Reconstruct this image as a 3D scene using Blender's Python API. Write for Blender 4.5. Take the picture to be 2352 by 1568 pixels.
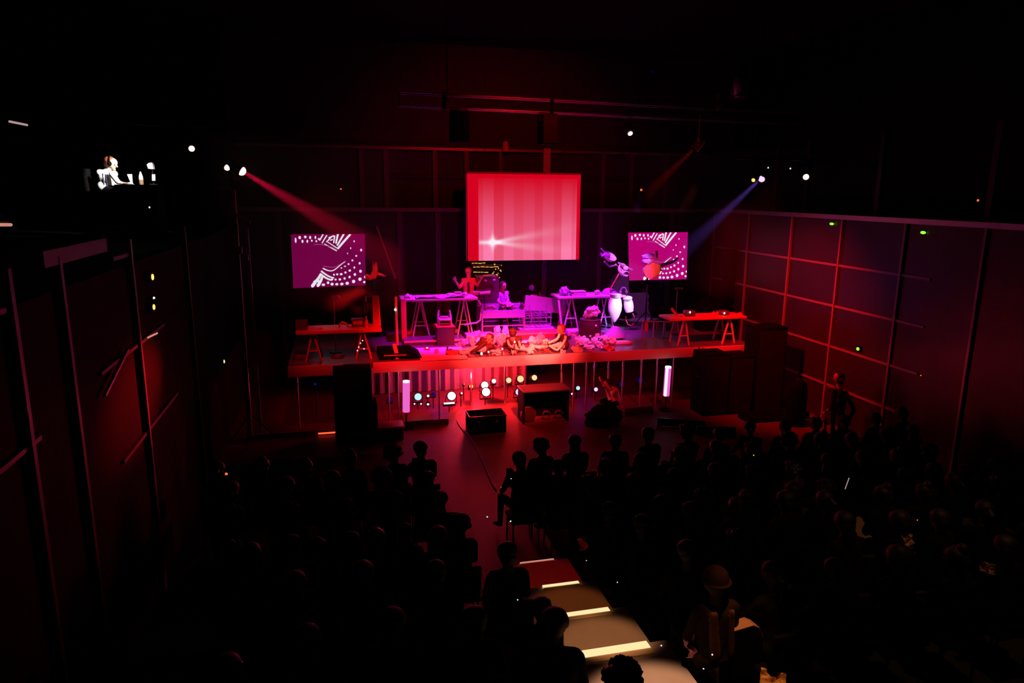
import bpy, bmesh, math, random
from mathutils import Vector, Matrix, noise
PI = math.pi
sc = bpy.context.scene
for o in list(bpy.data.objects): bpy.data.objects.remove(o)
C = sc.collection

# ---------------------------------------------------------------- camera
CAM_Z = 5.2
FPX, YAW, PITCH, ROLL = 1613.0, 0.24239, 0.211035, 0.009484
FW = Vector((math.sin(YAW)*math.cos(PITCH), math.cos(YAW)*math.cos(PITCH), -math.sin(PITCH)))
_r = Vector((math.cos(YAW), -math.sin(YAW), 0)); _u = _r.cross(FW)
RT = _r*math.cos(ROLL) + _u*math.sin(ROLL); UP = -_r*math.sin(ROLL) + _u*math.cos(ROLL)
cd = bpy.data.cameras.new('camera'); cam = bpy.data.objects.new('camera', cd); C.objects.link(cam)
cd.sensor_fit = 'HORIZONTAL'; cd.sensor_width = 36.0; cd.lens = 36.0*FPX/2352; cd.clip_end = 200
cam.matrix_world = Matrix(((RT.x, UP.x, -FW.x, 0), (RT.y, UP.y, -FW.y, 0), (RT.z, UP.z, -FW.z, CAM_Z), (0, 0, 0, 1)))
sc.camera = cam
def ray(px, py): return RT*((px-1176)/FPX) - UP*((py-784)/FPX) + FW
def at(px, py, Y):                                   # point of the hall seen at that pixel, on the plane y = Y
    d = ray(px, py); p = d*(Y/d.y); p.z += CAM_Z; return p
def atz(px, py, z):                                  # the same on the level z
    d = ray(px, py); p = d*((z-CAM_Z)/d.z); p.z += CAM_Z; return p
def atx(px, py, X):
    d = ray(px, py); p = d*(X/d.x); p.z += CAM_Z; return p

# ---------------------------------------------------------------- world, exposure
w = bpy.data.worlds.new('world'); sc.world = w; w.use_nodes = True
w.node_tree.nodes['Background'].inputs[0].default_value = (1, 0.05, 0.05, 1)
w.node_tree.nodes['Background'].inputs[1].default_value = 0.0
sc.view_settings.view_transform = 'Standard'; sc.view_settings.look = 'None'
sc.view_settings.exposure = 0.0; sc.view_settings.gamma = 1.0; sc.view_settings.use_curve_mapping = False
sc.cycles.max_bounces = 5; sc.cycles.volume_bounces = 0; sc.cycles.diffuse_bounces = 3; sc.cycles.glossy_bounces = 3
sc.cycles.sample_clamp_indirect = 4.0; sc.cycles.caustics_reflective = False; sc.cycles.caustics_refractive = False

def aim(o, target):
    d = Vector(target) - o.location
    o.rotation_euler = d.to_track_quat('-Z', 'Y').to_euler()
def spot(name, loc, target, col, power, deg, blend=0.4, size=0.05):
    l = bpy.data.lights.new(name, 'SPOT'); l.color = col; l.energy = power; l.spot_size = math.radians(deg); l.spot_blend = blend
    l.shadow_soft_size = size
    o = bpy.data.objects.new(name, l); C.objects.link(o); o.location = loc; aim(o, target); return o
def point(name, loc, col, power, size=0.1):
    l = bpy.data.lights.new(name, 'POINT'); l.color = col; l.energy = power; l.shadow_soft_size = size
    o = bpy.data.objects.new(name, l); C.objects.link(o); o.location = loc; return o
RED = (1.0, 0.004, 0.007); WARM = (1.0, 0.55, 0.26)
# red wash on the stage front: a wide soft one and a hot centre
spot('red_front_wash', (4.3, 8.8, 7.6), (4.2, 15.3, 1.9), RED, 1800, 38, 1.0, 0.2)
spot('red_front_hot', (4.0, 8.8, 7.6), (3.9, 15.3, 1.8), (1.0, 0.028, 0.026), 27000, 22, 1.0, 0.2)
spot('red_front_left', (2.0, 8.8, 7.6), (1.5, 15.4, 1.8), RED, 6000, 17, 1.0, 0.2)
spot('red_front_right', (6.4, 8.8, 7.6), (7.0, 15.2, 1.9), RED, 2500, 20, 1.0, 0.2)
# left and right moving heads: the two beams in the haze
MOVER_L = at(556, 393, 14.85); MOVER_R = at(1746, 412, 14.85)
spot('red_beam', MOVER_L, (4.0, 16.2, 1.9), (1.0, 0.003, 0.06), 6500, 13, 0.6, 0.04)
spot('blue_beam', MOVER_R, (7.3, 17.6, 2.0), (0.30, 0.13, 1.0), 7500, 12, 0.6, 0.04)
spot('dim_red_beam', at(1595, 341, 15.3), (6.0, 16.2, 3.9), RED, 700, 13, 0.8, 0.04)
# violet washes down on the tables, added as unseen spots overhead
spot('violet_wash_left', (3.0, 16.6, 6.9), (2.4, 17.2, 1.7), (0.8, 0.008, 1.0), 2400, 36, 0.8, 0.15)
spot('violet_wash_right', (6.0, 16.6, 6.9), (6.7, 17.6, 1.6), (0.72, 0.008, 1.0), 3000, 32, 0.8, 0.15)
spot('violet_wash_mid', (4.7, 16.4, 6.9), (4.8, 17.6, 1.6), (0.75, 0.006, 0.95), 3400, 34, 0.8, 0.15)
# unseen spots added to brighten walls, tables, props and performers
spot('side_red_left', (0.6, 15.0, 3.2), (-2.4, 9.3, 2.7), (1.0, 0.006, 0.008), 2600, 13, 1.0, 0.1)
spot('side_red_right', (7.0, 13.3, 5.2), (11.0, 14.9, 1.5), RED, 2000, 74, 1.0, 0.2)
spot('red_fill_drum', (7.6, 12.6, 6.9), at(1497, 615, 17.9), (1.0, 0.15, 0.07), 2100, 5, 0.5, 0.05)
spot('red_fill_puppet', (2.2, 12.6, 6.9), at(862, 628, 18.1), (1.0, 0.02, 0.015), 1500, 5, 0.6, 0.05)
spot('side_red_table', (8.9, 12.6, 6.6), (9.4, 15.6, 2.1), RED, 650, 26, 0.9, 0.1)
spot('low_table_red', (-0.4, 12.4, 6.6), (0.0, 15.6, 1.8), RED, 560, 30, 0.9, 0.1)
spot('red_fill_performer', (3.6, 12.6, 6.9), at(1075, 645, 18.1), (1.0, 0.02, 0.02), 1500, 6, 0.5, 0.05)
spot('red_back_fill', (4.5, 13.0, 8.5), (4.4, 19.4, 5.2), RED, 400, 80, 1.0, 0.2)
spot('violet_fill_arm', (5.6, 14.0, 7.0), at(1448, 602, 17.9), (0.85, 0.12, 1.0), 3400, 12.5, 0.5, 0.05)
spot('magenta_front_right', (6.2, 14.3, 7.0), (6.1, 16.1, 1.6), (1.0, 0.05, 0.55), 2200, 20, 0.9, 0.1)
spot('cream_fill_performers', (4.7, 9.0, 7.6), at(1238, 792, 15.5), (1.0, 0.62, 0.42), 1500, 8.5, 0.6, 0.05)
spot('white_fill_bags', (7.3, 11.5, 7.0), at(1424, 712, 17.5), (1.0, 0.72, 1.0), 2600, 5.5, 0.5, 0.05)
spot('red_fill_panel', (1.5, 11.0, 7.0), at(922, 735, 17.1), RED, 1500, 6, 0.6, 0.05)
# lamps under the stage
point('under_stage_red', (3.05, 16.3, 0.75), (1.0, 0.012, 0.02), 130, 0.08)
point('under_stage_pink', (3.25, 17.3, 0.75), (1.0, 0.035, 0.09), 150, 0.06)
point('under_stage_red_right', (4.35, 17.2, 0.7), (1.0, 0.01, 0.015), 60, 0.06)
point('under_stage_blue', (2.35, 17.1, 0.6), (0.2, 0.06, 1.0), 6, 0.06)
point('under_stage_violet', (6.2, 17.0, 0.7), (0.3, 0.02, 1.0), 3, 0.06)

# added unseen spots per stair tread and over seats; booth work light
spot('stair_fill_near', (2.42, 4.5, 7.2), (2.42, 4.55, 1.0), (1.0, 0.44, 0.22), 1900, 13.5, 0.5, 0.05)
spot('stair_fill_middle', (2.42, 5.75, 7.2), (2.42, 5.8, 0.8), (1.0, 0.36, 0.13), 850, 11, 0.6, 0.05)
spot('stair_fill_far', (2.45, 6.8, 7.2), (2.45, 6.85, 0.5), (1.0, 0.22, 0.04), 330, 10, 0.6, 0.05)
spot('stair_fill_red', (2.5, 7.9, 7.2), (2.5, 7.95, 0.25), RED, 300, 11, 0.8, 0.05)
spot('seat_fill', (3.3, 4.3, 7.4), (3.35, 4.85, 1.3), (1.0, 0.34, 0.10), 1100, 9, 0.8, 0.05)
spot('right_seats_fill', (6.4, 4.6, 8.0), (6.2, 6.0, 1.2), (1.0, 0.4, 0.15), 160, 40, 1.0, 0.1)
spot('scarf_fill', (5.0, 5.0, 8.0), at(1855, 1080, 8.1), (1.0, 0.3, 0.35), 500, 5, 0.8, 0.05)
spot('booth_lamp', (-2.6, 13.2, 6.3), at(252, 400, 14.2), (1.0, 0.95, 0.88), 600, 20, 0.3, 0.05)
spot('booth_lamp_desk', (-2.9, 12.6, 6.6), at(328, 402, 14.2), (1.0, 0.95, 0.88), 400, 17, 0.3, 0.05)

# ---------------------------------------------------------------- materials
M = {}
def mat(name, col, rough=0.6, metal=0.0, var=0.15, scale=8.0, bump=0.0, spec=0.5, trans=0.0):
    m = bpy.data.materials.new(name); m.use_nodes = True; nt = m.node_tree; b = nt.nodes['Principled BSDF']
    b.inputs['Roughness'].default_value = rough; b.inputs['Metallic'].default_value = metal
    b.inputs['Specular IOR Level'].default_value = spec
    tc = nt.nodes.new('ShaderNodeTexCoord'); n = nt.nodes.new('ShaderNodeTexNoise'); n.inputs['Scale'].default_value = scale
    nt.links.new(tc.outputs['Object'], n.inputs['Vector'])
    r = nt.nodes.new('ShaderNodeMixRGB'); r.blend_type = 'MIX'
    r.inputs[1].default_value = tuple(max(0, c*(1-var)) for c in col) + (1,)
    r.inputs[2].default_value = tuple(min(1, c*(1+var)) for c in col) + (1,)
    nt.links.new(n.outputs['Fac'], r.inputs[0]); nt.links.new(r.outputs[0], b.inputs['Base Color'])
    if bump:
        bp = nt.nodes.new('ShaderNodeBump'); bp.inputs['Strength'].default_value = bump
        nt.links.new(n.outputs['Fac'], bp.inputs['Height']); nt.links.new(bp.outputs[0], b.inputs['Normal'])
    if trans: b.inputs['Transmission Weight'].default_value = trans
    M[name] = m; return m
def emit(name, col, strength):
    m = bpy.data.materials.new(name); m.use_nodes = True; nt = m.node_tree
    b = nt.nodes['Principled BSDF']; b.inputs['Base Color'].default_value = (0.02, 0.02, 0.02, 1)
    b.inputs['Emission Color'].default_value = col + (1,); b.inputs['Emission Strength'].default_value = strength
    M[name] = m; return m
mat('black_paint', (0.0025, 0.0025, 0.0025), 0.8, spec=0.06); mat('black_cloth', (0.005, 0.005, 0.005), 0.95, spec=0.05, bump=0.2, scale=40)
mat('black_metal', (0.03, 0.03, 0.032), 0.35, 0.6); mat('grille', (0.003, 0.003, 0.003), 0.8, scale=120, bump=0.4)
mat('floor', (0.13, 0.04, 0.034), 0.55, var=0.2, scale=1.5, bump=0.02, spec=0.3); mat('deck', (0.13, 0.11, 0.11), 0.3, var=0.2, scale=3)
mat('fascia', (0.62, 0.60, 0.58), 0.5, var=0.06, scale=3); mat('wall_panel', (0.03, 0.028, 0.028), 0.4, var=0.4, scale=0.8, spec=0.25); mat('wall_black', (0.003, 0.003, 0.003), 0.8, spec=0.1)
mat('wall_dark', (0.03, 0.027, 0.027), 0.8, var=0.3, scale=0.7); mat('ceiling', (0.006, 0.006, 0.006), 0.95, spec=0.1); mat('unlit_floor', (0.016, 0.012, 0.012), 0.95, spec=0.1, bump=0.2, scale=60)
mat('post_metal', (0.55, 0.55, 0.56), 0.3, 0.8, var=0.1); mat('post_paint', (0.28, 0.26, 0.26), 0.4, var=0.05); mat('post_dim', (0.10, 0.09, 0.09), 0.5); mat('drape_grey', (0.2, 0.17, 0.17), 0.9); mat('rail_metal', (0.35, 0.35, 0.36), 0.35, 0.7)
mat('table_wood', (0.66, 0.62, 0.58), 0.5, var=0.1, scale=5); mat('trestle', (0.75, 0.72, 0.68), 0.5)
mat('concrete', (0.40, 0.37, 0.34), 0.6, var=0.12, scale=4, bump=0.05); mat('tier_carpet', (0.02, 0.019, 0.018), 0.95, bump=0.2, scale=60)
mat('white_cloth', (0.8, 0.78, 0.78), 0.8, bump=0.15, scale=12); mat('pale_plastic', (0.75, 0.72, 0.75), 0.3)
mat('bag_paper', (0.9, 0.9, 0.92), 0.5, bump=0.1, scale=20); mat('red_prop', (0.7, 0.12, 0.10), 0.45)
mat('dark_prop', (0.10, 0.06, 0.07), 0.45); mat('steel', (0.7, 0.7, 0.72), 0.25, 1.0); mat('brass', (0.8, 0.5, 0.2), 0.25, 1.0)
mat('drum_skin', (0.82, 0.55, 0.42), 0.6); mat('purple_cloth', (0.45, 0.3, 0.7), 0.85, bump=0.2, scale=15)
mat('skin', (0.62, 0.40, 0.31), 0.5, var=0.06); mat('skin_dark', (0.25, 0.14, 0.10), 0.5, var=0.06); mat('eye', (0.02, 0.015, 0.015), 0.2)
mat('lip', (0.45, 0.16, 0.14), 0.5); mat('hair_black', (0.012, 0.010, 0.009), 0.6, bump=0.5, scale=60); mat('hair_red', (0.25, 0.05, 0.02), 0.6, bump=0.5, scale=60)
mat('hair_brown', (0.05, 0.028, 0.018), 0.6, bump=0.5, scale=60)
mat('jacket_red', (0.045, 0.008, 0.008), 0.7, bump=0.1, scale=20); mat('piping', (0.95, 0.92, 0.75), 0.5, var=0.02)
mat('trousers_pale', (0.7, 0.66, 0.66), 0.8, bump=0.1, scale=15); mat('shirt_white', (0.85, 0.85, 0.84), 0.8, var=0.04, bump=0.1, scale=15)
mat('stripe_dark', (0.03, 0.025, 0.05), 0.8); mat('shirt_red', (0.6, 0.15, 0.12), 0.8, bump=0.1, scale=15)
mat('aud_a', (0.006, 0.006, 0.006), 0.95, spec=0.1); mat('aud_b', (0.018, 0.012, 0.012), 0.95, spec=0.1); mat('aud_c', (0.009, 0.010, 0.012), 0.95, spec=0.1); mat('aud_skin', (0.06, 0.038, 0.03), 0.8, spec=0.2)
mat('coat_brown', (0.02, 0.012, 0.01), 0.95, spec=0.1); mat('coat_stripe', (0.11, 0.05, 0.03), 0.9, spec=0.1); mat('hat_felt', (0.02, 0.009, 0.009), 0.95, spec=0.1)
mat('seat_tan', (0.40, 0.24, 0.14), 0.85, bump=0.1, scale=30); mat('seat_dark', (0.004, 0.0035, 0.0035), 0.95, spec=0.08)
mat('paper_tan', (0.35, 0.24, 0.16), 0.8); mat('glass_dark', (0.02, 0.02, 0.022), 0.08); mat('rack_metal', (0.6, 0.55, 0.65), 0.35, 0.5)
emit('lens_white', (0.95, 0.97, 1.0), 1.6); emit('lens_blue', (0.45, 0.75, 1.0), 1.2); emit('lens_violet', (0.75, 0.5, 1.0), 1.4); emit('lens_warm', (1.0, 0.72, 0.34), 1.05)
emit('lens_hot', (1.0, 0.72, 0.75), 2.5); emit('lens_deep_blue', (0.01, 0.01, 0.7), 0.25); emit('lens_red', (1.0, 0.06, 0.02), 3); emit('lens_redwhite', (1.0, 0.55, 0.42), 3)
emit('lens_amber', (1.0, 0.35, 0.05), 4); emit('led_green', (0.15, 1.0, 0.02), 3); emit('led_white', (0.85, 0.9, 0.95), 1.1); emit('led_orange', (1.0, 0.15, 0.03), 1.3)
emit('tube_pink', (1.0, 0.16, 0.72), 0.85); emit('tube_white', (1.0, 0.85, 1.0), 1.15); emit('strip_warm', (1.0, 0.72, 0.36), 1.15); emit('strip_dim', (0.75, 0.30, 0.22), 0.8); mat('nose_tan', (0.95, 0.8, 0.55), 0.5)
emit('gold_light', (1.0, 0.5, 0.10), 0.75); emit('phone_screen', (1.0, 0.45, 0.9), 1.2); emit('strip_far', (0.55, 0.35, 0.36), 0.8); emit('yellow_lamp', (0.95, 1.0, 0.3), 1.2)
emit('screen_magenta', (0.30, 0.0, 0.105), 0.55); emit('screen_magenta_bright', (0.55, 0.0, 0.19), 0.85); emit('screen_dot', (0.9, 0.88, 0.95), 1.0); emit('screen_arc', (0.45, 0.12, 0.28), 0.8)

# ---------------------------------------------------------------- mesh helpers
class MB:
    """Collects shapes and links them as ONE mesh object."""
    def __init__(s): s.bm = bmesh.new(); s.mi = 0
    def _done(s, vs, mi):
        fs = set()
        for v in vs: fs.update(v.link_faces)
        for f in fs: f.material_index = mi
    def box(s, c, size, rot=None, mi=0, bevel=0.0):
        m = Matrix.Translation(Vector(c)) @ (rot.to_matrix().to_4x4() if rot else Matrix()) @ Matrix.Diagonal((*size, 1))
        r = bmesh.ops.create_cube(s.bm, size=1, matrix=m); vs = r['verts']; s._done(vs, mi)
        if bevel:
            es = set()
            for v in vs: es.update(v.link_edges)
            n0 = bmesh.ops.bevel(s.bm, geom=list(es), offset=bevel, segments=2, affect='EDGES', profile=0.5)
            for f in n0['faces']: f.material_index = mi
        return s
    def bar(s, a, b, w, h=None, mi=0):                # square bar from a to b
        a, b = Vector(a), Vector(b); d = b-a; h = h or w
        return s.box((a+b)/2, (w, h, d.length), d.to_track_quat('Z', 'Y'), mi)
    def cyl(s, a, b, r, r2=None, n=16, mi=0):
        a, b = Vector(a), Vector(b); d = b-a
        m = Matrix.Translation((a+b)/2) @ d.to_track_quat('Z', 'Y').to_matrix().to_4x4()
        q = bmesh.ops.create_cone(s.bm, cap_ends=True, segments=n, radius1=r, radius2=r if r2 is None else r2, depth=d.length, matrix=m)
        s._done(q['verts'], mi); return s
    def ball(s, c, r, mi=0, n=12, rot=None):
        r = (r, r, r) if not hasattr(r, '__len__') else r
        m = Matrix.Translation(Vector(c)) @ (rot.to_matrix().to_4x4() if rot else Matrix()) @ Matrix.Diagonal((*r, 1))
        q = bmesh.ops.create_uvsphere(s.bm, u_segments=n, v_segments=max(6, n*2//3), radius=1, matrix=m); s._done(q['verts'], mi); return s
    def tube(s, pts, r, n=8, mi=0):
        pts = [Vector(p) for p in pts]; rings = []
        for i, p in enumerate(pts):
            d = (pts[min(i+1, len(pts)-1)] - pts[max(i-1, 0)]).normalized()
            q = d.to_track_quat('Z', 'Y'); rr = r[i] if hasattr(r, '__len__') else r
            rings.append([s.bm.verts.new(p + q @ Vector((rr*math.cos(2*PI*k/n), rr*math.sin(2*PI*k/n), 0))) for k in range(n)])
        for a, b in zip(rings, rings[1:]):
            for k in range(n): s.bm.faces.new((a[k], a[(k+1) % n], b[(k+1) % n], b[k])).material_index = mi
        s.bm.faces.new(rings[0][::-1]).material_index = mi; s.bm.faces.new(rings[-1]).material_index = mi; return s
    def lathe(s, prof, origin=(0, 0, 0), axis=(0, 0, 1), n=24, mi=0):     # prof: (radius, height) pairs
        q = Vector(axis).to_track_quat('Z', 'Y'); o = Vector(origin); rings = []
        for r, h in prof: rings.append([s.bm.verts.new(o + q @ Vector((max(r, 1e-4)*math.cos(2*PI*k/n), max(r, 1e-4)*math.sin(2*PI*k/n), h))) for k in range(n)])
        for a, b in zip(rings, rings[1:]):
            for k in range(n): s.bm.faces.new((a[k], a[(k+1) % n], b[(k+1) % n], b[k])).material_index = mi
        s.bm.faces.new(rings[0][::-1]).material_index = mi; s.bm.faces.new(rings[-1]).material_index = mi; return s
    def plate(s, poly, y, t, mi=0):                   # polygon in x,z with thickness t along y
        a = [s.bm.verts.new((x, y, z)) for x, z in poly]; b = [s.bm.verts.new((x, y+t, z)) for x, z in poly]; n = len(poly)
        s.bm.faces.new(a).material_index = mi; s.bm.faces.new(b[::-1]).material_index = mi
        for i in range(n): s.bm.faces.new((a[i], b[i], b[(i+1) % n], a[(i+1) % n])).material_index = mi
        return s
    def blob(s, c, r, seed=0, amp=0.35, f=1.6, sub=3, mi=0):
        r = (r, r, r) if not hasattr(r, '__len__') else r
        q = bmesh.ops.create_icosphere(s.bm, subdivisions=sub, radius=1); off = Vector((seed*3.1, seed*1.7, seed*0.9))
        for v in q['verts']:
            k = 1 + amp*noise.noise(v.co*f + off) + amp*0.5*noise.noise(v.co*f*2.7 + off)
            v.co = Vector((v.co.x*r[0]*k + c[0], v.co.y*r[1]*k + c[1], v.co.z*r[2]*k + c[2]))
        s._done(q['verts'], mi); return s
    def sheet(s, c, w, d, seed=0, amp=0.1, n=10, rot=None, mi=0, t=0.006):   # crumpled cloth with thickness
        q = rot or Matrix().to_quaternion(); off = Vector((seed*2.3, seed, seed*0.7)); g = []
        for k in (0, 1):
            g.append([[s.bm.verts.new(Vector(c) + q @ Vector(((i/n-0.5)*w, (j/n-0.5)*d, amp*noise.noise(Vector((i/n*3, j/n*3, 0))+off) + amp*0.5*noise.noise(Vector((i/n*7, j/n*7, 1))+off) - k*t))) for j in range(n+1)] for i in range(n+1)])
        for k in (0, 1):
            for i in range(n):
                for j in range(n):
                    f = (g[k][i][j], g[k][i+1][j], g[k][i+1][j+1], g[k][i][j+1]); s.bm.faces.new(f if k == 0 else f[::-1]).material_index = mi
        for i in range(n):
            for (a, b) in (((i, 0), (i+1, 0)), ((i, n), (i+1, n)), ((0, i), (0, i+1)), ((n, i), (n, i+1))):
                s.bm.faces.new((g[0][a[0]][a[1]], g[1][a[0]][a[1]], g[1][b[0]][b[1]], g[0][b[0]][b[1]])).material_index = mi
        return s
    def build(s, name, m, parent=None, smooth=True, loc=None):
        bmesh.ops.recalc_face_normals(s.bm, faces=s.bm.faces[:])
        me = bpy.data.meshes.new(name); s.bm.to_mesh(me); s.bm.free()
        for x in (m if isinstance(m, (list, tuple)) else [m]): me.materials.append(M[x])
        if smooth:
            me.polygons.foreach_set('use_smooth', [True]*len(me.polygons))
            try: me.set_sharp_from_angle(angle=math.radians(40))
            except Exception: pass
        o = bpy.data.objects.new(name, me); C.objects.link(o)
        if parent: o.parent = parent
        if loc is not None: o.location = loc
        return o
def tag(o, label, cat, group=None, kind=None):
    o['label'] = label; o['category'] = cat
    if group: o['group'] = group
    if kind: o['kind'] = kind
    return o
def thing(name, label, cat, loc=(0, 0, 0), rz=0.0, group=None):
    o = bpy.data.objects.new(name, None); C.objects.link(o); o.location = loc; o.rotation_euler.z = rz; o.empty_display_size = 0.1
    return tag(o, label, cat, group)
def struct(name, mb, m):
    o = mb.build(name, m, smooth=False); o['kind'] = 'structure'; return o
def copy_tree(o, parent=None):
    c = o.copy(); C.objects.link(c)
    if parent is not None: c.parent = parent
    for ch in list(o.children): copy_tree(ch, c)
    return c
def euler(x, y, z): 
    from mathutils import Euler
    return Euler((x, y, z)).to_quaternion()

# ---------------------------------------------------------------- the hall
XL, XR, YB, YF, ZM, ZC = -2.45, 11.0, 19.4, -1.5, 4.66, 9.0
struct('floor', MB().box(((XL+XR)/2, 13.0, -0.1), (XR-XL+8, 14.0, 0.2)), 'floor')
struct('ceiling', MB().box(((XL+XR)/2-1, 9, ZC+0.1), (XR-XL+10, 22, 0.2)), 'ceiling')
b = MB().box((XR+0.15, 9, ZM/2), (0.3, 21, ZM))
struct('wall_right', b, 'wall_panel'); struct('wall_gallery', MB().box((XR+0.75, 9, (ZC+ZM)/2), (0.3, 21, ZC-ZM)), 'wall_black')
struct('floor', MB().box((-0.8, 11.0, 0.004), (3.3, 5.2, 0.008)), 'unlit_floor'); struct('floor', MB().box((6.95, 9.6, 0.004), (8.0, 2.6, 0.008)), 'unlit_floor')  # dark sheets added where the seating floor lies unlit
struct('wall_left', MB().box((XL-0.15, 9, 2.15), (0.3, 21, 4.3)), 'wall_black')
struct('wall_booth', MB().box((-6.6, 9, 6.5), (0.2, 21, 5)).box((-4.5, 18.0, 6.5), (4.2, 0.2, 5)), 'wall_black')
struct('slab_mezzanine', MB().box((-4.5, 9, 4.2), (4.1, 21, 0.2)), 'wall_black')
struct('wall_back', MB().box(((XL+XR)/2, YB+0.1, ZM/2), (XR-XL+0.6, 0.2, ZM)).box(((XL+XR)/2, YB+0.5, (ZC+ZM)/2), (XR-XL+3, 0.2, ZC-ZM)), 'wall_dark')
struct('wall_rear', MB().box(((XL+XR)/2, YF-0.1, ZC/2), (XR-XL+9, 0.2, ZC)), 'wall_dark')
ntrim = [0]
def trim(mb, m='post_metal'):
    ntrim[0] += 1; return struct('trim_%d' % ntrim[0], mb, m)
# right wall: posts, rails, top beam
for y in (8.2, 10.03, 11.85, 13.69, 15.5, 17.39, 19.24): trim(MB().box((XR-0.025, y, ZM/2), (0.05, 0.05, ZM)), 'post_paint')
for z in (0.84, 1.75, 2.69, 3.62): trim(MB().box((XR-0.018, 15.2, z), (0.03, 8.2, 0.05)), 'post_paint')
trim(MB().box((XR-0.1, 9, ZM+0.04), (0.2, 21, 0.1)), 'rail_metal'); trim(MB().box((XR-0.02, 14, 0.06), (0.04, 11, 0.12)), 'wall_panel')
# upper gallery on the right: window posts and head
for y in (10.6, 13.4, 15.9, 17.2): trim(MB().box((XR+0.57, y, 5.6), (0.06, 0.12, 1.8)), 'wall_panel')
# back wall: posts, beam, upper windows
for px in (640, 918, 1005, 1250, 1377, 1540):
    p = at(px, 520, YB); trim(MB().box((p.x, YB-0.04, ZM/2), (0.14, 0.08, ZM)), 'post_dim')
trim(MB().box(((XL+XR)/2, YB-0.06, ZM+0.02), (XR-XL, 0.14, 0.1)), 'rail_metal')
for px in (832, 888, 1000, 1072, 1150, 1385, 1450, 1530):
    p = at(px, 420, YB+0.3); trim(MB().box((p.x, YB+0.34, 5.5), (0.12, 0.08, 1.6)), 'post_dim')
trim(MB().box(((XL+XR)/2, YB+0.33, 6.3), (XR-XL, 0.1, 0.07)), 'rail_metal'); trim(MB().box(((XL+XR)/2, YB+0.36, 5.55), (XR-XL, 0.06, 0.04)), 'wall_panel')
trim(MB().box((at(1260, 370, YB).x, YB+0.2, 5.95), (0.2, 0.1, 0.85)), 'fascia')
# left wall: posts, rails, top rail and glass band
for y in (5.98, 7.0, 9.24, 12.4): trim(MB().box((XL+0.035, y, 2.3), (0.05, 0.06, 4.6)), 'post_paint' if y == 9.24 else 'dark_prop')  # only the lit post stays pale; others and rails darkened for less light
for y0, y1, z in ((7.8, 10.6, 3.32), (8.2, 11.0, 2.2), (4.6, 5.9, 4.3), (4.6, 6.2, 3.2), (8.6, 9.2, 4.42)): trim(MB().box((XL+0.02, (y0+y1)/2, z), (0.03, y1-y0, 0.04)), 'dark_prop')
trim(MB().box((XL+0.03, 7.5, 4.6), (0.05, 1.7, 0.14)), 'dark_prop')
trim(MB().bar((XL+0.05, 7.75, 3.1), (XL+0.05, 8.7, 3.38), 0.03), 'rail_metal')
# stage left wing: post and base rail in line with the stage front
trim(MB().box((-2.0, 15.13, 2.2), (0.06, 0.06, 4.4)), 'rail_metal'); trim(MB().box((-1.82, 15.5, 2.2), (0.07, 0.06, 4.4)), 'rail_metal')
trim(MB().box((-0.6, 15.1, 0.04), (2.8, 0.06, 0.08)), 'rail_metal')
# stair aisle: four treads going down to the floor, seating tiers on both sides
TIER = [0.0, 0.25, 0.40, 0.55, 0.80, 1.05]
NOSE = [(8.41, 0.25), (7.40, 0.50), (6.43, 0.75), (5.46, 1.00), (4.45, 1.25), (3.45, 1.5)]
for i, (y, z) in enumerate(NOSE):
    y1 = NOSE[i+1][0] if i+1 < len(NOSE) else YF
    struct('step_slab', MB().box((2.42, (y+y1)/2, z/2), (0.96, y-y1, z)), 'concrete')
    zt = TIER[i]
    for x0, x1 in ((-2.45, 1.94), (2.9, 11.0)):
        if zt: struct('tier_slab', MB().box(((x0+x1)/2, (y+y1)/2, zt/2), (x1-x0, y-y1, zt)), 'tier_carpet')
SL = ['thin red-tinged glowing strip on the lowest aisle step', 'thin bright warm strip on the second aisle step from the floor', 'wide warm strip on the third aisle step from the floor', 'widest brightest strip on the nearest aisle step, beside the curly head']
for i, (y, z) in enumerate(NOSE[:4]):
    x0 = (2.22, 2.24, 2.06, 1.98)[i]; d_ = (0.03, 0.05, 0.07, 0.10)[i]; e_ = (0.02, 0.02, 0.06, 0.08)[i]
    t = tag(bpy.data.objects.new('stair_light_strip', None), SL[i], 'light strip', 'lit stair nosings'); C.objects.link(t); t.location = (2.7, y, z)
    MB().box(((x0-2.7)/2, -d_/2+0.01, 0.010), (2.7-x0, d_, 0.02), bevel=0.004).build('diffuser', 'strip_warm' if i else 'strip_dim', t)
    MB().box(((x0-2.7)/2, -d_-e_/2+0.01, 0.007), (2.7-x0, e_, 0.014)).build('nose_plate', 'nose_tan', t)
# ---------------------------------------------------------------- stage platform
ZS = 1.5
st = thing('stage_platform', 'long raised stage with a pale front edge on thin posts', 'stage', (4.4, 17.2, 0))
def W(o, p): return Vector(p) - o.location
b = MB().box(W(st, (4.4, 17.25, ZS-0.06)), (11.1, 4.1, 0.12)); b.build('deck', 'deck', st)
for x0, x1, nm in ((-1.15, 0.0, 'front_edge'), (0.63, 8.45, 'front_edge'), (8.5, 9.95, 'front_edge')):
    MB().box(W(st, ((x0+x1)/2, 15.19, ZS-0.11)), (x1-x0, 0.05, 0.235), bevel=0.006).build(nm, 'fascia', st)
for px in (892, 914, 1008, 1082, 1160, 1290, 1318, 1347, 1365, 1397, 1430, 1472, 1508, 1545):
    p = at(px, 870, 15.5 if px not in (1082, 1160, 1365) else 16.4)
    MB().cyl(W(st, (p.x, p.y, 0)), W(st, (p.x, p.y, 1.39)), 0.022, n=10).build('support_post', 'post_metal', st)
for x in (-1.0, 9.8, 0.0):
    MB().cyl(W(st, (x, 15.6, 0)), W(st, (x, 15.6, 1.39)), 0.022, n=10).build('support_post', 'post_metal', st)
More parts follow.
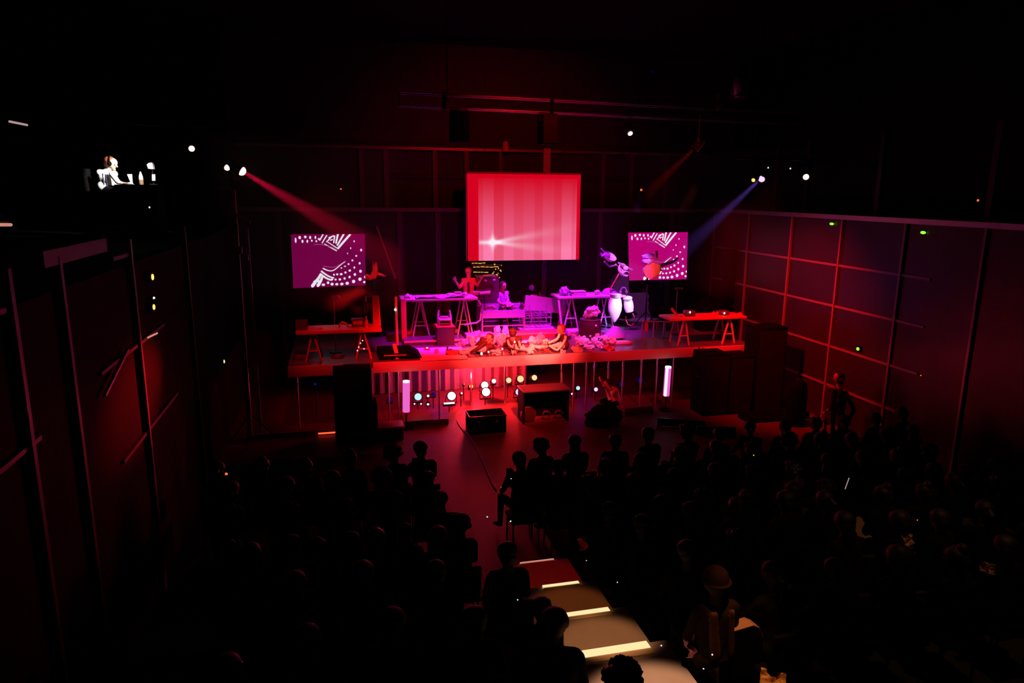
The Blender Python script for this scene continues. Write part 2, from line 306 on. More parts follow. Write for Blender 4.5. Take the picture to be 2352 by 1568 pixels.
b = MB()  # drape added to catch the red glow, ending where the glow ends
pts = [(0.5 + 0.05*i, 17.9 + 0.05*math.sin(i*1.3)) for i in range(0, 88)]
va = [(b.bm.verts.new((x, y, 0.01)), b.bm.verts.new((x, y, 1.38)), b.bm.verts.new((x, y+0.02, 0.01)), b.bm.verts.new((x, y+0.02, 1.38))) for x, y in pts]
for p, q in zip(va, va[1:]):
    b.bm.faces.new((p[0], q[0], q[1], p[1])); b.bm.faces.new((p[2], p[3], q[3], q[2])); b.bm.faces.new((p[1], q[1], q[3], p[3])); b.bm.faces.new((p[0], p[2], q[2], q[0]))
tag(b.build('drape', 'drape_grey'), 'added pleated drape catching the red glow under the stage', 'drape')
# ---------------------------------------------------------------- projection screens
def quad(p, y, c, mi, mb, t=0.0): mb.bm.faces.new([mb.bm.verts.new((x, y, z)) for x, z in p]).material_index = mi
def screen_material():
    m = bpy.data.materials.new('screen_stripes'); m.use_nodes = True; nt = m.node_tree; N = nt.nodes; L = nt.links
    b = N['Principled BSDF']; b.inputs['Base Color'].default_value = (0.06, 0.06, 0.06, 1); b.inputs['Roughness'].default_value = 0.9
    b.inputs['Specular IOR Level'].default_value = 0.0
    uv = N.new('ShaderNodeUVMap'); sx = N.new('ShaderNodeSeparateXYZ'); L.new(uv.outputs[0], sx.inputs[0]); U, V = sx.outputs[0], sx.outputs[1]
    def math_(op, a, c=None, d=None, clamp=False):
        n = N.new('ShaderNodeMath'); n.operation = op; n.use_clamp = clamp
        for i, x in enumerate((a, c, d)):
            if x is None: continue
            if isinstance(x, (int, float)): n.inputs[i].default_value = x
            else: L.new(x, n.inputs[i])
        return n.outputs[0]
    r = N.new('ShaderNodeValToRGB'); r.color_ramp.interpolation = 'CONSTANT'; L.new(U, r.inputs[0])
    steps = [(0, 0), (0.092, .42), (0.125, .40), (0.13, .62), (0.225, .30), (0.31, .46), (0.40, .34), (0.485, .42), (0.585, .30), (0.66, .44), (0.76, .32), (0.83, .58), (0.925, .42), (0.95, .50), (0.968, 0)]
    el = r.color_ramp.elements
    while len(el) < len(steps): el.new(0.5)
    for e, (p, v) in zip(el, steps): e.position = p; e.color = (v, v, v, 1)
    s = r.outputs[0]
    mr = N.new('ShaderNodeMapRange'); mr.inputs[1].default_value = 0.95; mr.inputs[2].default_value = 0.12; mr.inputs[3].default_value = 0.055; mr.inputs[4].default_value = 1.0
    L.new(V, mr.inputs[0]); g = math_('POWER', mr.outputs[0], 1.25)
    inside = math_('MULTIPLY', math_('LESS_THAN', V, 0.955), math_('GREATER_THAN', s, 0.01))
    k = math_('MULTIPLY', math_('MULTIPLY_ADD', s, 1.55, 0.0), g)
    k = math_('MULTIPLY', k, inside)
    # the flare: core, cross and two fanning rays
    du = math_('SUBTRACT', U, 0.215); dv = math_('SUBTRACT', V, 0.215)
    def gauss(du_, wu, dv_, wv):
        a = math_('POWER', math_('ABSOLUTE', math_('DIVIDE', du_, wu)), 2.0); c = math_('POWER', math_('ABSOLUTE', math_('DIVIDE', dv_, wv)), 2.0)
        return math_('EXPONENT', math_('MULTIPLY', math_('ADD', a, c), -1.0))
    core = gauss(du, 0.028, dv, 0.05); hor = gauss(math_('ADD', du, 0.03), 0.11, dv, 0.022); ver = gauss(du, 0.011, dv, 0.09)
    right = math_('GREATER_THAN', du, 0.0)
    def rayfan(sl):
        off = math_('SUBTRACT', dv, math_('MULTIPLY', du, sl)); w_ = math_('MULTIPLY_ADD', du, 0.09, 0.012)
        e = math_('EXPONENT', math_('MULTIPLY', math_('POWER', math_('ABSOLUTE', math_('DIVIDE', off, w_)), 2.0), -1.0))
        f = math_('EXPONENT', math_('MULTIPLY', math_('MAXIMUM', du, 0.0), -5.0))
        return math_('MULTIPLY', math_('MULTIPLY', e, f), math_('MULTIPLY', right, 0.75))
    fl = math_('ADD', math_('ADD', math_('MULTIPLY', core, 0.9), math_('MULTIPLY', hor, 0.8)), math_('ADD', math_('MULTIPLY', ver, 0.6), math_('ADD', rayfan(0.23), rayfan(-0.16))))
    tot = math_('MULTIPLY', k, 1.0, clamp=True); flc = math_('MULTIPLY', fl, inside, clamp=True)
    mx = N.new('ShaderNodeMixRGB'); L.new(tot, mx.inputs[0]); mx.inputs[1].default_value = (0.63, 0.0, 0.010, 1); mx.inputs[2].default_value = (1.0, 0.21, 0.42, 1)
    m2 = N.new('ShaderNodeMixRGB'); L.new(flc, m2.inputs[0]); L.new(mx.outputs[0], m2.inputs[1]); m2.inputs[2].default_value = (1.0, 0.85, 0.95, 1)
    L.new(m2.outputs[0], b.inputs['Emission Color']); b.inputs['Emission Strength'].default_value = 1.0
    M['screen_stripes'] = m
screen_material()
YS = 18.8
pc = [at(1073, 399, YS), at(1334, 402, YS), at(1330, 596, YS), at(1075, 599, YS)]
t = thing('projection_screen', 'large central hanging screen showing red and pink vertical stripes with a white flare', 'screen', ((pc[0].x+pc[1].x)/2, YS, pc[3].z))
o_ = t.location
b = MB(); q = [(pc[0].x, pc[0].z), (pc[1].x, pc[1].z), (pc[2].x, pc[2].z), (pc[3].x, pc[3].z)]
f = b.bm.faces.new([b.bm.verts.new((x-o_.x, 0.0, z-o_.z)) for x, z in q])
uvl = b.bm.loops.layers.uv.new('UVMap')
for lp, uvv in zip(f.loops, ((0, 1), (1, 1), (1, 0), (0, 0))): lp[uvl].uv = uvv
b.build('image', 'screen_stripes', t, smooth=False)
MB().plate([(x-o_.x, z-o_.z) for x, z in q], 0.012, 0.05).build('backing', 'black_cloth', t, smooth=False)
mb = MB().cyl((pc[0].x-o_.x, 0.03, pc[0].z-o_.z+0.02), (pc[1].x-o_.x, 0.03, pc[1].z-o_.z+0.02), 0.035, n=10); mb.build('top_roller', 'red_prop', t)
MB().box((pc[3].x-o_.x-0.035, 0.03, (pc[0].z-pc[3].z)/2), (0.03, 0.06, pc[0].z-pc[3].z)).build('side_rail', 'pale_plastic', t)
for s in (0.15, 0.85):
    x = pc[0].x+(pc[1].x-pc[0].x)*s-o_.x; MB().cyl((x, 0.03, pc[0].z-o_.z), (x, 0.03, ZC-o_.z), 0.008, n=6).build('hanging_wire', 'black_metal', t)
def pattern(mb, sx, ox=0.0):
    """the projected pattern, in screen fractions u (left to right), v (top to bottom): dots, bars, arcs"""
    D = [(.06, .11, .012, .05), (.115, .06, .018, .03), (.15, .13, .014, .03), (.19, .05, .018, .025), (.215, .13, .012, .03), (.255, .06, .014, .03), (.275, .12, .012, .02), (.325, .06, .012, .03), (.335, .13, .012, .02), (.37, .09, .014, .02),
         (.85, .14, .009, .02), (.80, .27, .008, .02), (.755, .37, .008, .014), (.945, .31, .014, .028), (.875, .42, .014, .017), (.82, .505, .013, .02), (.765, .575, .014, .017), (.715, .615, .016, .012), (.665, .645, .014, .011),
         (.92, .565, .015, .024), (.845, .645, .013, .023), (.78, .70, .018, .022), (.72, .735, .016, .02), (.66, .765, .020, .022), (.605, .765, .016, .02), (.56, .77, .014, .018), (.93, .72, .019, .03), (.85, .78, .018, .028), (.775, .825, .017, .025), (.705, .85, .016, .023),
         (.64, .865, .018, .022), (.58, .865, .016, .018), (.53, .86, .018, .02), (.92, .875, .024, .034), (.83, .915, .024, .034), (.74, .945, .025, .03), (.665, .955, .024, .026), (.595, .955, .022, .024), (.53, .95, .022, .028), (.475, .92, .018, .026), (.41, .955, .024, .024),
         (.99, .835, .012, .024), (.98, .935, .018, .022), (.26, .97, .02, .03), (.335, .96, .02, .035), (.29, .905, .02, .04), (.35, .90, .018, .04)]
    return D
def pattern_screen(name, label, px4, arc=True):
    p = [at(*a, 18.9) for a in px4]; c = (p[0]+p[1]+p[2]+p[3])/4
    t = thing('video_screen', label, 'screen', (c.x, 18.9, p[3].z), group='side screens with the dotted projection'); o = t.location
    def uv(u, v):
        a = p[0].lerp(p[1], u); d = p[3].lerp(p[2], u); r = a.lerp(d, v); return r.x-o.x, r.z-o.z
    b = MB()
    quad([uv(0, 0), uv(1, 0), uv(1, 1), uv(0, 1)], 0.0, None, 0, b)
    y = [-0.002]
    def poly(pts, mi=1): 
        y[0] -= 0.00004; quad([uv(min(max(u, 0), 1), min(max(v, 0), 1)) for u, v in pts], y[0], None, mi, b)
    for u, v, ru, rv in pattern(b, 1): poly([(u+ru*math.cos(2*PI*k/10), v+rv*math.sin(2*PI*k/10)*1.0) for k in range(10)])
    def strip(pts, w0, w1, mi=1):
        n = len(pts)
        for i in range(n-1):
            (u0, v0), (u1, v1) = pts[i], pts[i+1]; d = math.hypot(u1-u0, v1-v0); nx, ny = -(v1-v0)/d, (u1-u0)/d
            a = w0+(w1-w0)*i/(n-1); c_ = w0+(w1-w0)*(i+1)/(n-1)
            poly([(u0+nx*a, v0+ny*a*1.3), (u1+nx*c_, v1+ny*c_*1.3), (u1-nx*c_, v1-ny*c_*1.3), (u0-nx*a, v0-ny*a*1.3)], mi)
    for a, c_, w_ in (((.62, .28), (.80, .0), .014), ((.615, .22), (.71, .0), .011), ((.60, .18), (.63, .0), .011), ((.44, .18), (.61, .32), .006), ((.49, .15), (.61, .26), .006), ((.41, .17), (.48, .02), .007), ((.38, .12), (.43, .0), .008), ((.47, .15), (.55, .04), .008), ((.50, .07), (.58, .03), .008), ((.57, .17), (.585, .03), .008), ((.52, .12), (.56, .10), .007)):
        strip([a, ((a[0]+c_[0])/2, (a[1]+c_[1])/2), c_], w_, w_*1.2)
    def arc(u0, u1, f, w0, w1, mi=1, n=12): strip([(u0+(u1-u0)*i/n, f(u0+(u1-u0)*i/n)) for i in range(n+1)], w0, w1, mi)
    arc(.41, .72, lambda u: .64+.055*math.sin((u-.41)/.20*PI*0.9) - max(0, u-.55)*.35, .009, .005)
    arc(.385, .56, lambda u: .69+.14*(1-((.56-u)/.175)**1.6), .012, .010); arc(.37, .53, lambda u: .74+.13*(1-((.53-u)/.16)**1.6), .014, .012)
    arc(.42, .73, lambda u: .60+.03*math.sin((u-.42)/.31*PI)-max(0, u-.55)**1.2*.75, .004, .003, 2); arc(.30, .62, lambda u: .19+max(0, u-.38)**1.4*.75, .004, .004, 2)
    strip([(.385, .74), (.35, .82), (.30, .90), (.26, .97)], .016, .024); strip([(.40, .80), (.38, .87), (.335, .97)], .014, .022)
    b.build('image', ['screen_magenta_bright' if name == 'r' else 'screen_magenta', 'screen_dot', 'screen_arc'], t, smooth=False)
    qd = [uv(0, 0), uv(1, 0), uv(1, 1), uv(0, 1)]
    MB().plate(qd, 0.01, 0.05).build('housing', 'black_paint', t, smooth=False)
    for s in (0.2, 0.8):
        x, z = uv(s, 0); MB().cyl((x, 0.04, z), (x, 0.04, ZC-o.z), 0.008, n=6).build('hanging_wire', 'black_metal', t)
    return t
pattern_screen('l', 'magenta screen with white dots, unobstructed, above the low red table', [(668, 538), (838, 537), (840, 655), (674, 662)])
pattern_screen('r', 'magenta screen with white dots, partly hidden behind the round orange drum', [(1443, 534), (1580, 533), (1577, 641), (1445, 644)])

# ---------------------------------------------------------------- truss with hanging speakers and lamps
A, B_ = atz(915, 228, 7.0), atz(1600, 262, 7.0); B2 = A + (B_-A)*1.45
t = thing('lighting_truss', 'long dark ceiling truss with thin red-lit chords above the stage', 'truss', (A+B_)/2)
d = (B2-A).normalized(); sd = Vector((-d.y, d.x, 0)); o = t.location
for dz in (-0.13, 0.13):
    for s_ in (-0.13, 0.13): MB().cyl(A+sd*s_+Vector((0, 0, dz))-o, B2+sd*s_+Vector((0, 0, dz))-o, 0.013, n=8).build('chord', 'rail_metal', t)
b = MB(); n = 26
for i in range(n):
    p, q = A.lerp(B2, i/n), A.lerp(B2, (i+1)/n); b.cyl(p+Vector((0, 0, -0.13))-o+sd*0.13, q+Vector((0, 0, 0.13))-o+sd*0.13, 0.006, n=5, mi=0)
b.build('lacing', 'black_metal', t)
MB().cyl(A-sd*0.13+Vector((0, 0, -.13))-o, A-sd*0.13+Vector((0, 0, .13))-o, 0.012, n=8).build('end_bar', 'rail_metal', t)
for s_ in (0.1, 0.6, 0.95):
    p = A.lerp(B2, s_)-o; MB().cyl(p, p+Vector((0, 0, ZC-7.0)), 0.012, n=6).build('hanging_wire', 'black_metal', t)
for s_ in (0.13, 0.47): MB().box(A.lerp(B2, s_*0.69)-o-sd*0.17, (0.07, 0.05, 0.34)).build('clamp', 'black_paint', t)
def hung_speaker(px, py, label, Y=15.2):
    p = at(px, py, Y); p.z = min(p.z, 6.5); t = thing('hanging_speaker', label, 'speaker', (p.x, p.y, p.z-0.32), 0.1, group='black speakers hung under the truss')
    co = MB().box((0, 0, 0.32), (0.36, 0.32, 0.62), bevel=0.015).build('cabinet', 'black_paint', t); MB().box((0, -0.165, 0.32), (0.32, 0.012, 0.57)).build('grille', 'grille', co)
    MB().bar((-0.19, 0, 0.5), (-0.19, 0, 0.66), 0.02).bar((0.19, 0, 0.5), (0.19, 0, 0.66), 0.02).bar((-0.2, 0, 0.66), (0.2, 0, 0.66), 0.02).build('bracket', 'black_metal', t)
hung_speaker(1055, 282, 'black speaker hung from the truss left of the stripe screen'); hung_speaker(1258, 287, 'black speaker hung from the truss above the stripe screen')
def lamp(px, py, Y, lens, label, r=0.1, aimv=(0, -1, -0.25), hang=0.5, name='stage_lamp', body='black_metal', L=0.26, lens_r=None, group=None):
    """a can lamp with yoke; the lens faces aimv"""
    p = at(px, py, Y); t = thing(name, label, 'lamp', p, group=group); a = Vector(aimv).normalized()
    bo = MB().lathe([(r*0.55, -L), (r*0.9, -L*0.75), (r, -L*0.3), (r*1.05, 0), (r*1.05, 0.015), (r*0.9, 0.015)], axis=a, n=18).build('body', body, t)
    MB().lathe([(0.001, 0.0), (lens_r or r*0.85, 0.004), (lens_r or r*0.85, 0.012), (0.001, 0.022)], origin=a*0.018, axis=a, n=16).build('lens', lens, bo)
    if hang:
        up = Vector((0, 0, 1 if hang > 0 else -1)); side = a.cross(Vector((0, 0, 1))).normalized(); c = -a*L*0.35
        b = MB(); h = r*1.5
        b.bar(c+side*r*1.15, c+side*r*1.15+up*h, 0.014, 0.03).bar(c-side*r*1.15, c-side*r*1.15+up*h, 0.014, 0.03).bar(c+side*r*1.2+up*h, c-side*r*1.2+up*h, 0.014, 0.03)
        b.cyl(c+up*h, c+up*abs(hang), 0.012, n=8); b.build('yoke', body, t)
        if hang < 0: MB().cyl(c+up*(abs(hang)-0.012), c+up*abs(hang), r*0.9, n=14).build('base', body, t)
    return t
def hangz(px, py, Y, z=6.9): return max(0.2, z-at(px, py, Y).z)
lamp(1447, 305, 15.35, 'lens_white', 'small lamp with a white glint hanging right of the stripe screen', 0.11, (0, -0.7, -0.6), hangz(1447, 305, 15.43), lens_r=0.055)
lamp(1271, 311, 15.3, 'led_white', 'tiny lamp with a white dot below the hung speaker', 0.05, (0, -1, -0.3), hangz(1271, 311, 15.3), lens_r=0.028)
lamp(1597, 341, 15.56, 'glass_dark', 'lamp hung under the truss throwing a dim red beam down left', 0.1, (-0.6, 0.2, -0.7), hangz(1597, 341, 15.53), body='red_prop')
lamp(1161, 347, 19.62, 'glass_dark', 'small red-lit lamp above the top edge of the stripe screen', 0.09, (0, 0.0, -1), 0.1, body='red_prop')
lamp(1700, 215, 15.6, 'glass_dark', 'large dark lamp on the right end of the truss', 0.16, (0.3, 0.3, -0.8), -0.2, L=0.4, body='rail_metal')
lamp(1640, 245, 15.5, 'glass_dark', 'dim lamp clamped beside the large lamp on the truss', 0.12, (-0.6, 0.2, -0.6), 0.25, body='rail_metal')
lamp(1472, 436, 18.9, 'lens_red', 'tiny dim red indicator lamp on the back wall right of the stripe screen', 0.05, (0, -1, 0), 0.15, lens_r=0.03)
lamp(783, 434, 18.9, 'lens_red', 'tiny dim red indicator lamp on the back wall above the left screen', 0.05, (0, -1, 0), 0.15, lens_r=0.018)
# moving heads
def moving_head(px, py, lens, label, aimv, hang, lens_r=0.08, r=0.10):
    r = max(0.075, lens_r*1.15); p = at(px, py, 15.0); t = thing('moving_head', label, 'stage light', p); a = Vector(aimv).normalized()
    ho = MB().lathe([(0.05, -0.34), (r*0.95, -0.30), (r*1.1, -0.15), (r, -0.02), (r, 0.0), (r*0.9, 0.0)], axis=a, n=20).build('head', 'black_paint', t)
    MB().lathe([(0.001, 0.0)]+[(lens_r*1.1*math.cos(k*PI/12), 0.006+lens_r*1.0*math.sin(k*PI/12)) for k in range(7)], origin=a*0.004, axis=a, n=18).build('lens', lens, ho)
    side = a.cross(Vector((0, 0, 1))).normalized(); c = -a*0.16; s = Vector((0, 0, 1 if hang > 0 else -1)); b = MB()
    for k in (-1, 1): b.bar(c+side*k*0.155, c+side*k*0.155+s*0.24, 0.04, 0.07)
    b.bar(c+side*0.16+s*0.24, c-side*0.16+s*0.24, 0.05, 0.09); b.build('yoke', 'black_paint', t)
    MB().box(c+s*0.33, (0.24, 0.24, 0.12), bevel=0.015).build('base', 'black_paint', t); return t
moving_head(521, 384, 'lens_redwhite', 'left of the two red-glowing stage lights on the tall stand', (0.5, -0.62, -0.35), -1, 0.055)
moving_head(554, 392, 'lens_redwhite', 'stage light on the tall stand throwing the red beam', (0.72, -0.15, -0.42), -1, 0.08)
moving_head(1731, 413, 'lens_amber', 'small amber stage light just left of the blue one', (-0.7, -0.4, -0.4), 1, 0.038, 0.09)
moving_head(1750, 410, 'lens_violet', 'stage light throwing the blue violet beam from the right', (-0.6, -0.35, -0.45), 1, 0.07)
moving_head(1851, 406, 'lens_redwhite', 'round white-hot lamp with an orange halo by the right wall', (-0.35, -0.85, -0.25), 1, 0.062)
moving_head(440, 341, 'lens_redwhite', 'white-hot lamp with a red side up on the left', (0.3, -0.85, -0.2), 1, 0.05)
t = thing('lighting_bar', 'dark pipe carrying the blue and amber lights on the right', 'pipe', (10.0, 15.1, 5.98)); MB().cyl((-0.9, 0, 0), (1.6, 0, 0), 0.025, n=10).build('pipe', 'black_metal', t); MB().bar((-0.5, 0, 0), (-0.5, 0, ZC-5.98), 0.02).bar((0.7, 0, 0), (0.7, 0, ZC-5.98), 0.02).build('hanger', 'black_metal', t)
t = thing('lighting_bar', 'short dark pipe carrying the lamp high on the left', 'pipe', (at(440, 341, 15).x, 15.1, at(440, 341, 15).z+0.42)); MB().cyl((-1.2, 0, 0), (0.5, 0, 0), 0.025, n=10).build('pipe', 'black_metal', t); MB().bar((-0.4, 0, 0), (-0.4, 0, ZC-t.location.z), 0.02).build('hanger', 'black_metal', t)
p = at(538, 420, 15.02)
t = thing('lighting_stand', 'tall thin stand holding the pair of red-glowing lights on the left', 'stand', (p.x, 14.9, 0))
MB().cyl((0, 0, 0.1), (0, 0, 5.17), 0.03, n=12).build('pole', 'rail_metal', t)
MB().bar((-0.26, 0.06, 5.22), (0.28, 0.06, 5.2), 0.05).build('crossbar', 'rail_metal', t)
for k in range(3): MB().bar((0, 0, 0.6), (0.5*math.cos(k*2.1+0.4), 0.5*math.sin(k*2.1+0.4), 0.0), 0.025).build('leg', 'black_metal', t)
MB().bar((-0.05, -0.02, 4.72), (0.26, -0.03, 4.55), 0.05).build('side_arm', 'red_prop', t); MB().box((-0.02, -0.02, 4.86), (0.08, 0.08, 0.22)).build('collar', 'red_prop', t)
for x, z, s in ((0.02, 4.0, 0.12), (0.14, 3.86, 0.1)): MB().box((x, -0.04, z), (s, 0.08, s*1.2), bevel=0.01).build('cable_box', 'rail_metal', t)
# small indicator lights
def led(px, py, o, m, label, r=0.04, ax='x', cat='indicator light', wd=1.6, body=True, name='indicator_light'):
    r *= 0.8
    p = atx(px, py, o) if ax == 'x' else at(px, py, o) if ax == 'y' else atz(px, py, o)
    t = thing(name, label, cat, p); n = {'x': Vector((-1 if o > 0 else 1, 0, 0)), 'y': Vector((0, -1, 0)), 'z': Vector((0, 0, 1))}[ax]
    if body: MB().box(-n*0.02, [r*3.4 if abs(c) < .5 else 0.04 for c in n], bevel=0.005).build('housing', 'black_paint', t)
    sc_ = [r*wd if abs(c) < .5 else 0.015 for c in n]; sc_[2] = r if abs(n.z) < .5 else 0.015
    MB().ball(n*0.008, sc_, n=12).build('lamp', m, t); return t
led(1911, 514, XR-0.02, 'led_green', 'green exit light high on the right wall, nearer the stage', 0.035, wd=2.6)
led(2121, 534, XR-0.02, 'led_green', 'green exit light high on the right wall, farther from the stage', 0.035, wd=2.4)
led(1971, 801, XR-0.05, 'led_green', 'green light low on the right wall above the standing figure', 0.045, wd=1.2)
led(1765, 385, XR+0.57, 'led_white', 'tiny white light at the gallery window above the blue lamp', 0.028, wd=1.1)
led(1816, 387, XR+0.57, 'led_white', 'tiny white light at the gallery window left of the hot lamp', 0.028, wd=1.1)
led(2247, 460, XR+0.57, 'led_orange', 'tiny orange light far up on the right', 0.028, wd=0.9)
led(2116, 862, XR-0.02, 'lens_red', 'tiny dim red light low on the far right wall', 0.012, wd=1)
led(514, 830, XL+0.03, 'yellow_lamp', 'small pale yellow light left of the stage', 0.045, wd=0.9)
led(520, 1088, 13.12, 'led_orange', 'small orange light standing on the floor at lower left', 0.035, ax='y', wd=0.9)
led(349, 636, XL+0.06, 'lens_amber', 'upper amber light on the left wall behind the bright post', 0.05, wd=0.9)
led(352, 705, XL+0.06, 'lens_amber', 'lower amber light on the left wall behind the bright post', 0.045, wd=0.9)
led(352, 684, XL+0.06, 'led_white', 'tiny white light between the two amber wall lights', 0.02, wd=1.6)
led(1499, 165, 15, 'lens_deep_blue', 'faint dot of light high under the ceiling', 0.015, ax='y')
led(342, 476, -3.2, 'led_white', 'tiny white light on the edge below the control booth', 0.02, wd=1.4)
def strip_light(px0, px1, X, m, label):
    a, c = atx(*px0, X), atx(*px1, X); t = thing('strip_light', label, 'light', a); MB().cyl((0, 0, 0), c-a, 0.016, n=8).build('tube', m, t); MB().bar(Vector((-0.03, 0, 0.02)), c-a+Vector((-0.03, 0, 0.02)), 0.03).build('batten', 'black_metal', t)
strip_light((22, 279), (62, 287), -4.5, 'strip_far', 'pale pink strip light high at the far upper left'); strip_light((-10, 516), (25, 516), -3.2, 'strip_dim', 'dim strip light at the left picture edge')
a, c = atx(340, 775, XL+0.09), atx(361, 765, XL+0.09)
t = thing('strip_light', 'short white strip light lying on the left wall rail', 'light', a); MB().cyl((0, 0, 0), c-a, 0.012, n=8).build('tube', 'strip_dim', t)
# ---------------------------------------------------------------- light tubes and lamps under the stage
def tube_light(px, py0, py1, Y, label, tilt=0.0, two=False):
    p0, p1 = at(px[1], py1, Y), at(px[0], py0, Y); t = thing('light_tube', label, 'light', (p0.x, Y, 0), group='glowing tubes under the stage'); o = t.location
    r = 0.078; a, c = p0-o, p1-o; d = (c-a)
    MB().cyl(a, a+d*0.95, r, n=20).build('tube', 'tube_pink', t); MB().cyl(a+d*0.95, c, r, r*0.95, n=20).build('cap', 'tube_white', t)
    if two: MB().bar(a+Vector((-r*0.62, -r*0.62, 0)), c+Vector((-r*0.62, -r*0.62, 0)), 0.05).build('bright_edge', 'tube_white', t)
    MB().cyl((a.x, 0, 0.02), a, 0.02, n=10).build('pole', 'black_metal', t); MB().cyl((a.x, 0, 0), (a.x, 0, 0.03), 0.16, n=18).build('base', 'black_metal', t)
tube_light((933, 933), 874, 945, 15.05, 'pink glowing tube upright at the left end under the stage')
tube_light((1535, 1530), 841, 908, 15.05, 'pink glowing tube with a white edge, leaning slightly, right end under the stage', two=True)
UG = 'lamps under the stage'
def ulamp(px, py, lens, label, r, Y=16.3, aimv=(0, -1, 0.28), name='floor_lamp'):
    p = at(px, py, Y); return lamp(px, py, Y, lens, label, r*1.15, aimv, -(p.z-0.005 if p.z > 0.25 else 0.25), name, lens_r=r, group=UG)
ulamp(960, 911, 'lens_blue', 'pale blue lamp nearest the left pink tube under the stage', 0.085)
ulamp(983, 909, 'led_white', 'faint small lamp just right of the pale blue lamp', 0.03)
ulamp(996, 905, 'lens_deep_blue', 'narrow deep blue lamp left of the round white one', 0.045)
ulamp(1037, 909, 'lens_white', 'round white lamp with a blue halo under the stage', 0.10)
ulamp(1060, 903, 'led_white', 'tiny white lamp right of the round white one', 0.025)
ulamp(1066, 882, 'lens_red', 'tiny reddish lamp above the tiny white one', 0.02, 16.8)
ulamp(1082, 887, 'lens_amber', 'small upright amber lamp left of the hottest lamp', 0.045, 16.8)
ulamp(1116, 900, 'lens_hot', 'hottest pink-white lamp in the red glow under the stage, lower of two', 0.10)
ulamp(1113, 884, 'lens_hot', 'hottest pink-white lamp in the red glow under the stage, upper of two', 0.09, 16.9)
ulamp(1134, 875, 'lens_white', 'oval white lamp up right of the hottest lamp', 0.055, 16.8)
ulamp(1168, 873, 'lens_warm', 'first of three cream lamps in a row under the stage', 0.07, 16.8)
ulamp(1195, 870, 'lens_warm', 'middle of three cream lamps in a row under the stage', 0.085, 16.8)
ulamp(1227, 867, 'lens_warm', 'last of three cream lamps in a row, over the dark desk', 0.07, 16.8)
ulamp(1191, 900, 'lens_violet', 'violet white lamp beside the dark desk', 0.08)
ulamp(1327, 891, 'lens_blue', 'small pale blue lamp right of the dark desk', 0.05)
ulamp(1368, 894, 'lens_violet', 'narrow violet lamp left of the bending person', 0.05)
ulamp(1427, 882, 'lens_deep_blue', 'dim deep blue lamp right of the bending person', 0.06, 16.8)
ulamp(1470, 873, 'lens_deep_blue', 'dimmest blue lamp, toward the right pink tube', 0.07, 16.8)
ulamp(895, 918, 'lens_deep_blue', 'dim blue lamp left of the left pink tube', 0.05)
ulamp(724, 882, 'lens_deep_blue', 'narrow dim blue lamp under the dark left wing', 0.03)
for k, (px, py, l) in enumerate(((952, 927, 'left of three tiny white lights below the pale blue lamp'), (967, 927, 'middle of three tiny white lights below the pale blue lamp'), (983, 928, 'right and brightest of three tiny white lights below the pale blue lamp'), (1303, 904, 'dimmer of two tiny lights beside the dark desk'), (1314, 904, 'brighter of two tiny lights beside the dark desk'))):
    led(px, py, 15.9, 'led_white', l, 0.035 if k in (2, 4) else 0.025, ax='y', wd=1.1)
t = thing('light_batten', 'low white light bar below the round white lamp', 'light', at(1027, 926, 16.0)); MB().box((0.05, 0, 0), (0.26, 0.05, 0.03)).build('lens', 'tube_white', t); MB().box((0.05, 0.03, -0.04), (0.3, 0.08, 0.06), bevel=0.005).build('housing', 'black_paint', t)
MB().bar((0.05, 0.03, -0.05), (0.05, 0.03, -t.location.z), 0.02).build('stand', 'black_metal', t)
# ---------------------------------------------------------------- people
import numpy as np
def capsule(bm, a, b, ra, rb, n=12):
    a, b = Vector(a), Vector(b); d = b-a
    q = d.to_track_quat('Z', 'Y') if d.length > 1e-5 else Vector((0, 0, 1)).to_track_quat('Z', 'Y')
    rings = []; K = 5
    prof = [(-math.cos(PI/2*k/K), math.sin(PI/2*k/K), 0) for k in range(1, K+1)] + [(math.sin(PI/2*k/K), math.cos(PI/2*k/K), 1) for k in range(K)]
    bot, top = bm.verts.new(a - q @ Vector((0, 0, ra))), bm.verts.new(b + q @ Vector((0, 0, rb)))
    for h, r, e in prof:
        c, rr = (a, ra) if e == 0 else (b, rb)
        rings.append([bm.verts.new(c + q @ Vector((r*rr*math.cos(2*PI*k/n), r*rr*math.sin(2*PI*k/n), h*rr))) for k in range(n)])
    for x, y in zip(rings, rings[1:]):
        for k in range(n): bm.faces.new((x[k], x[(k+1) % n], y[(k+1) % n], y[k]))
    for k in range(n): bm.faces.new((bot, rings[0][(k+1) % n], rings[0][k])); bm.faces.new((top, rings[-1][k], rings[-1][(k+1) % n]))
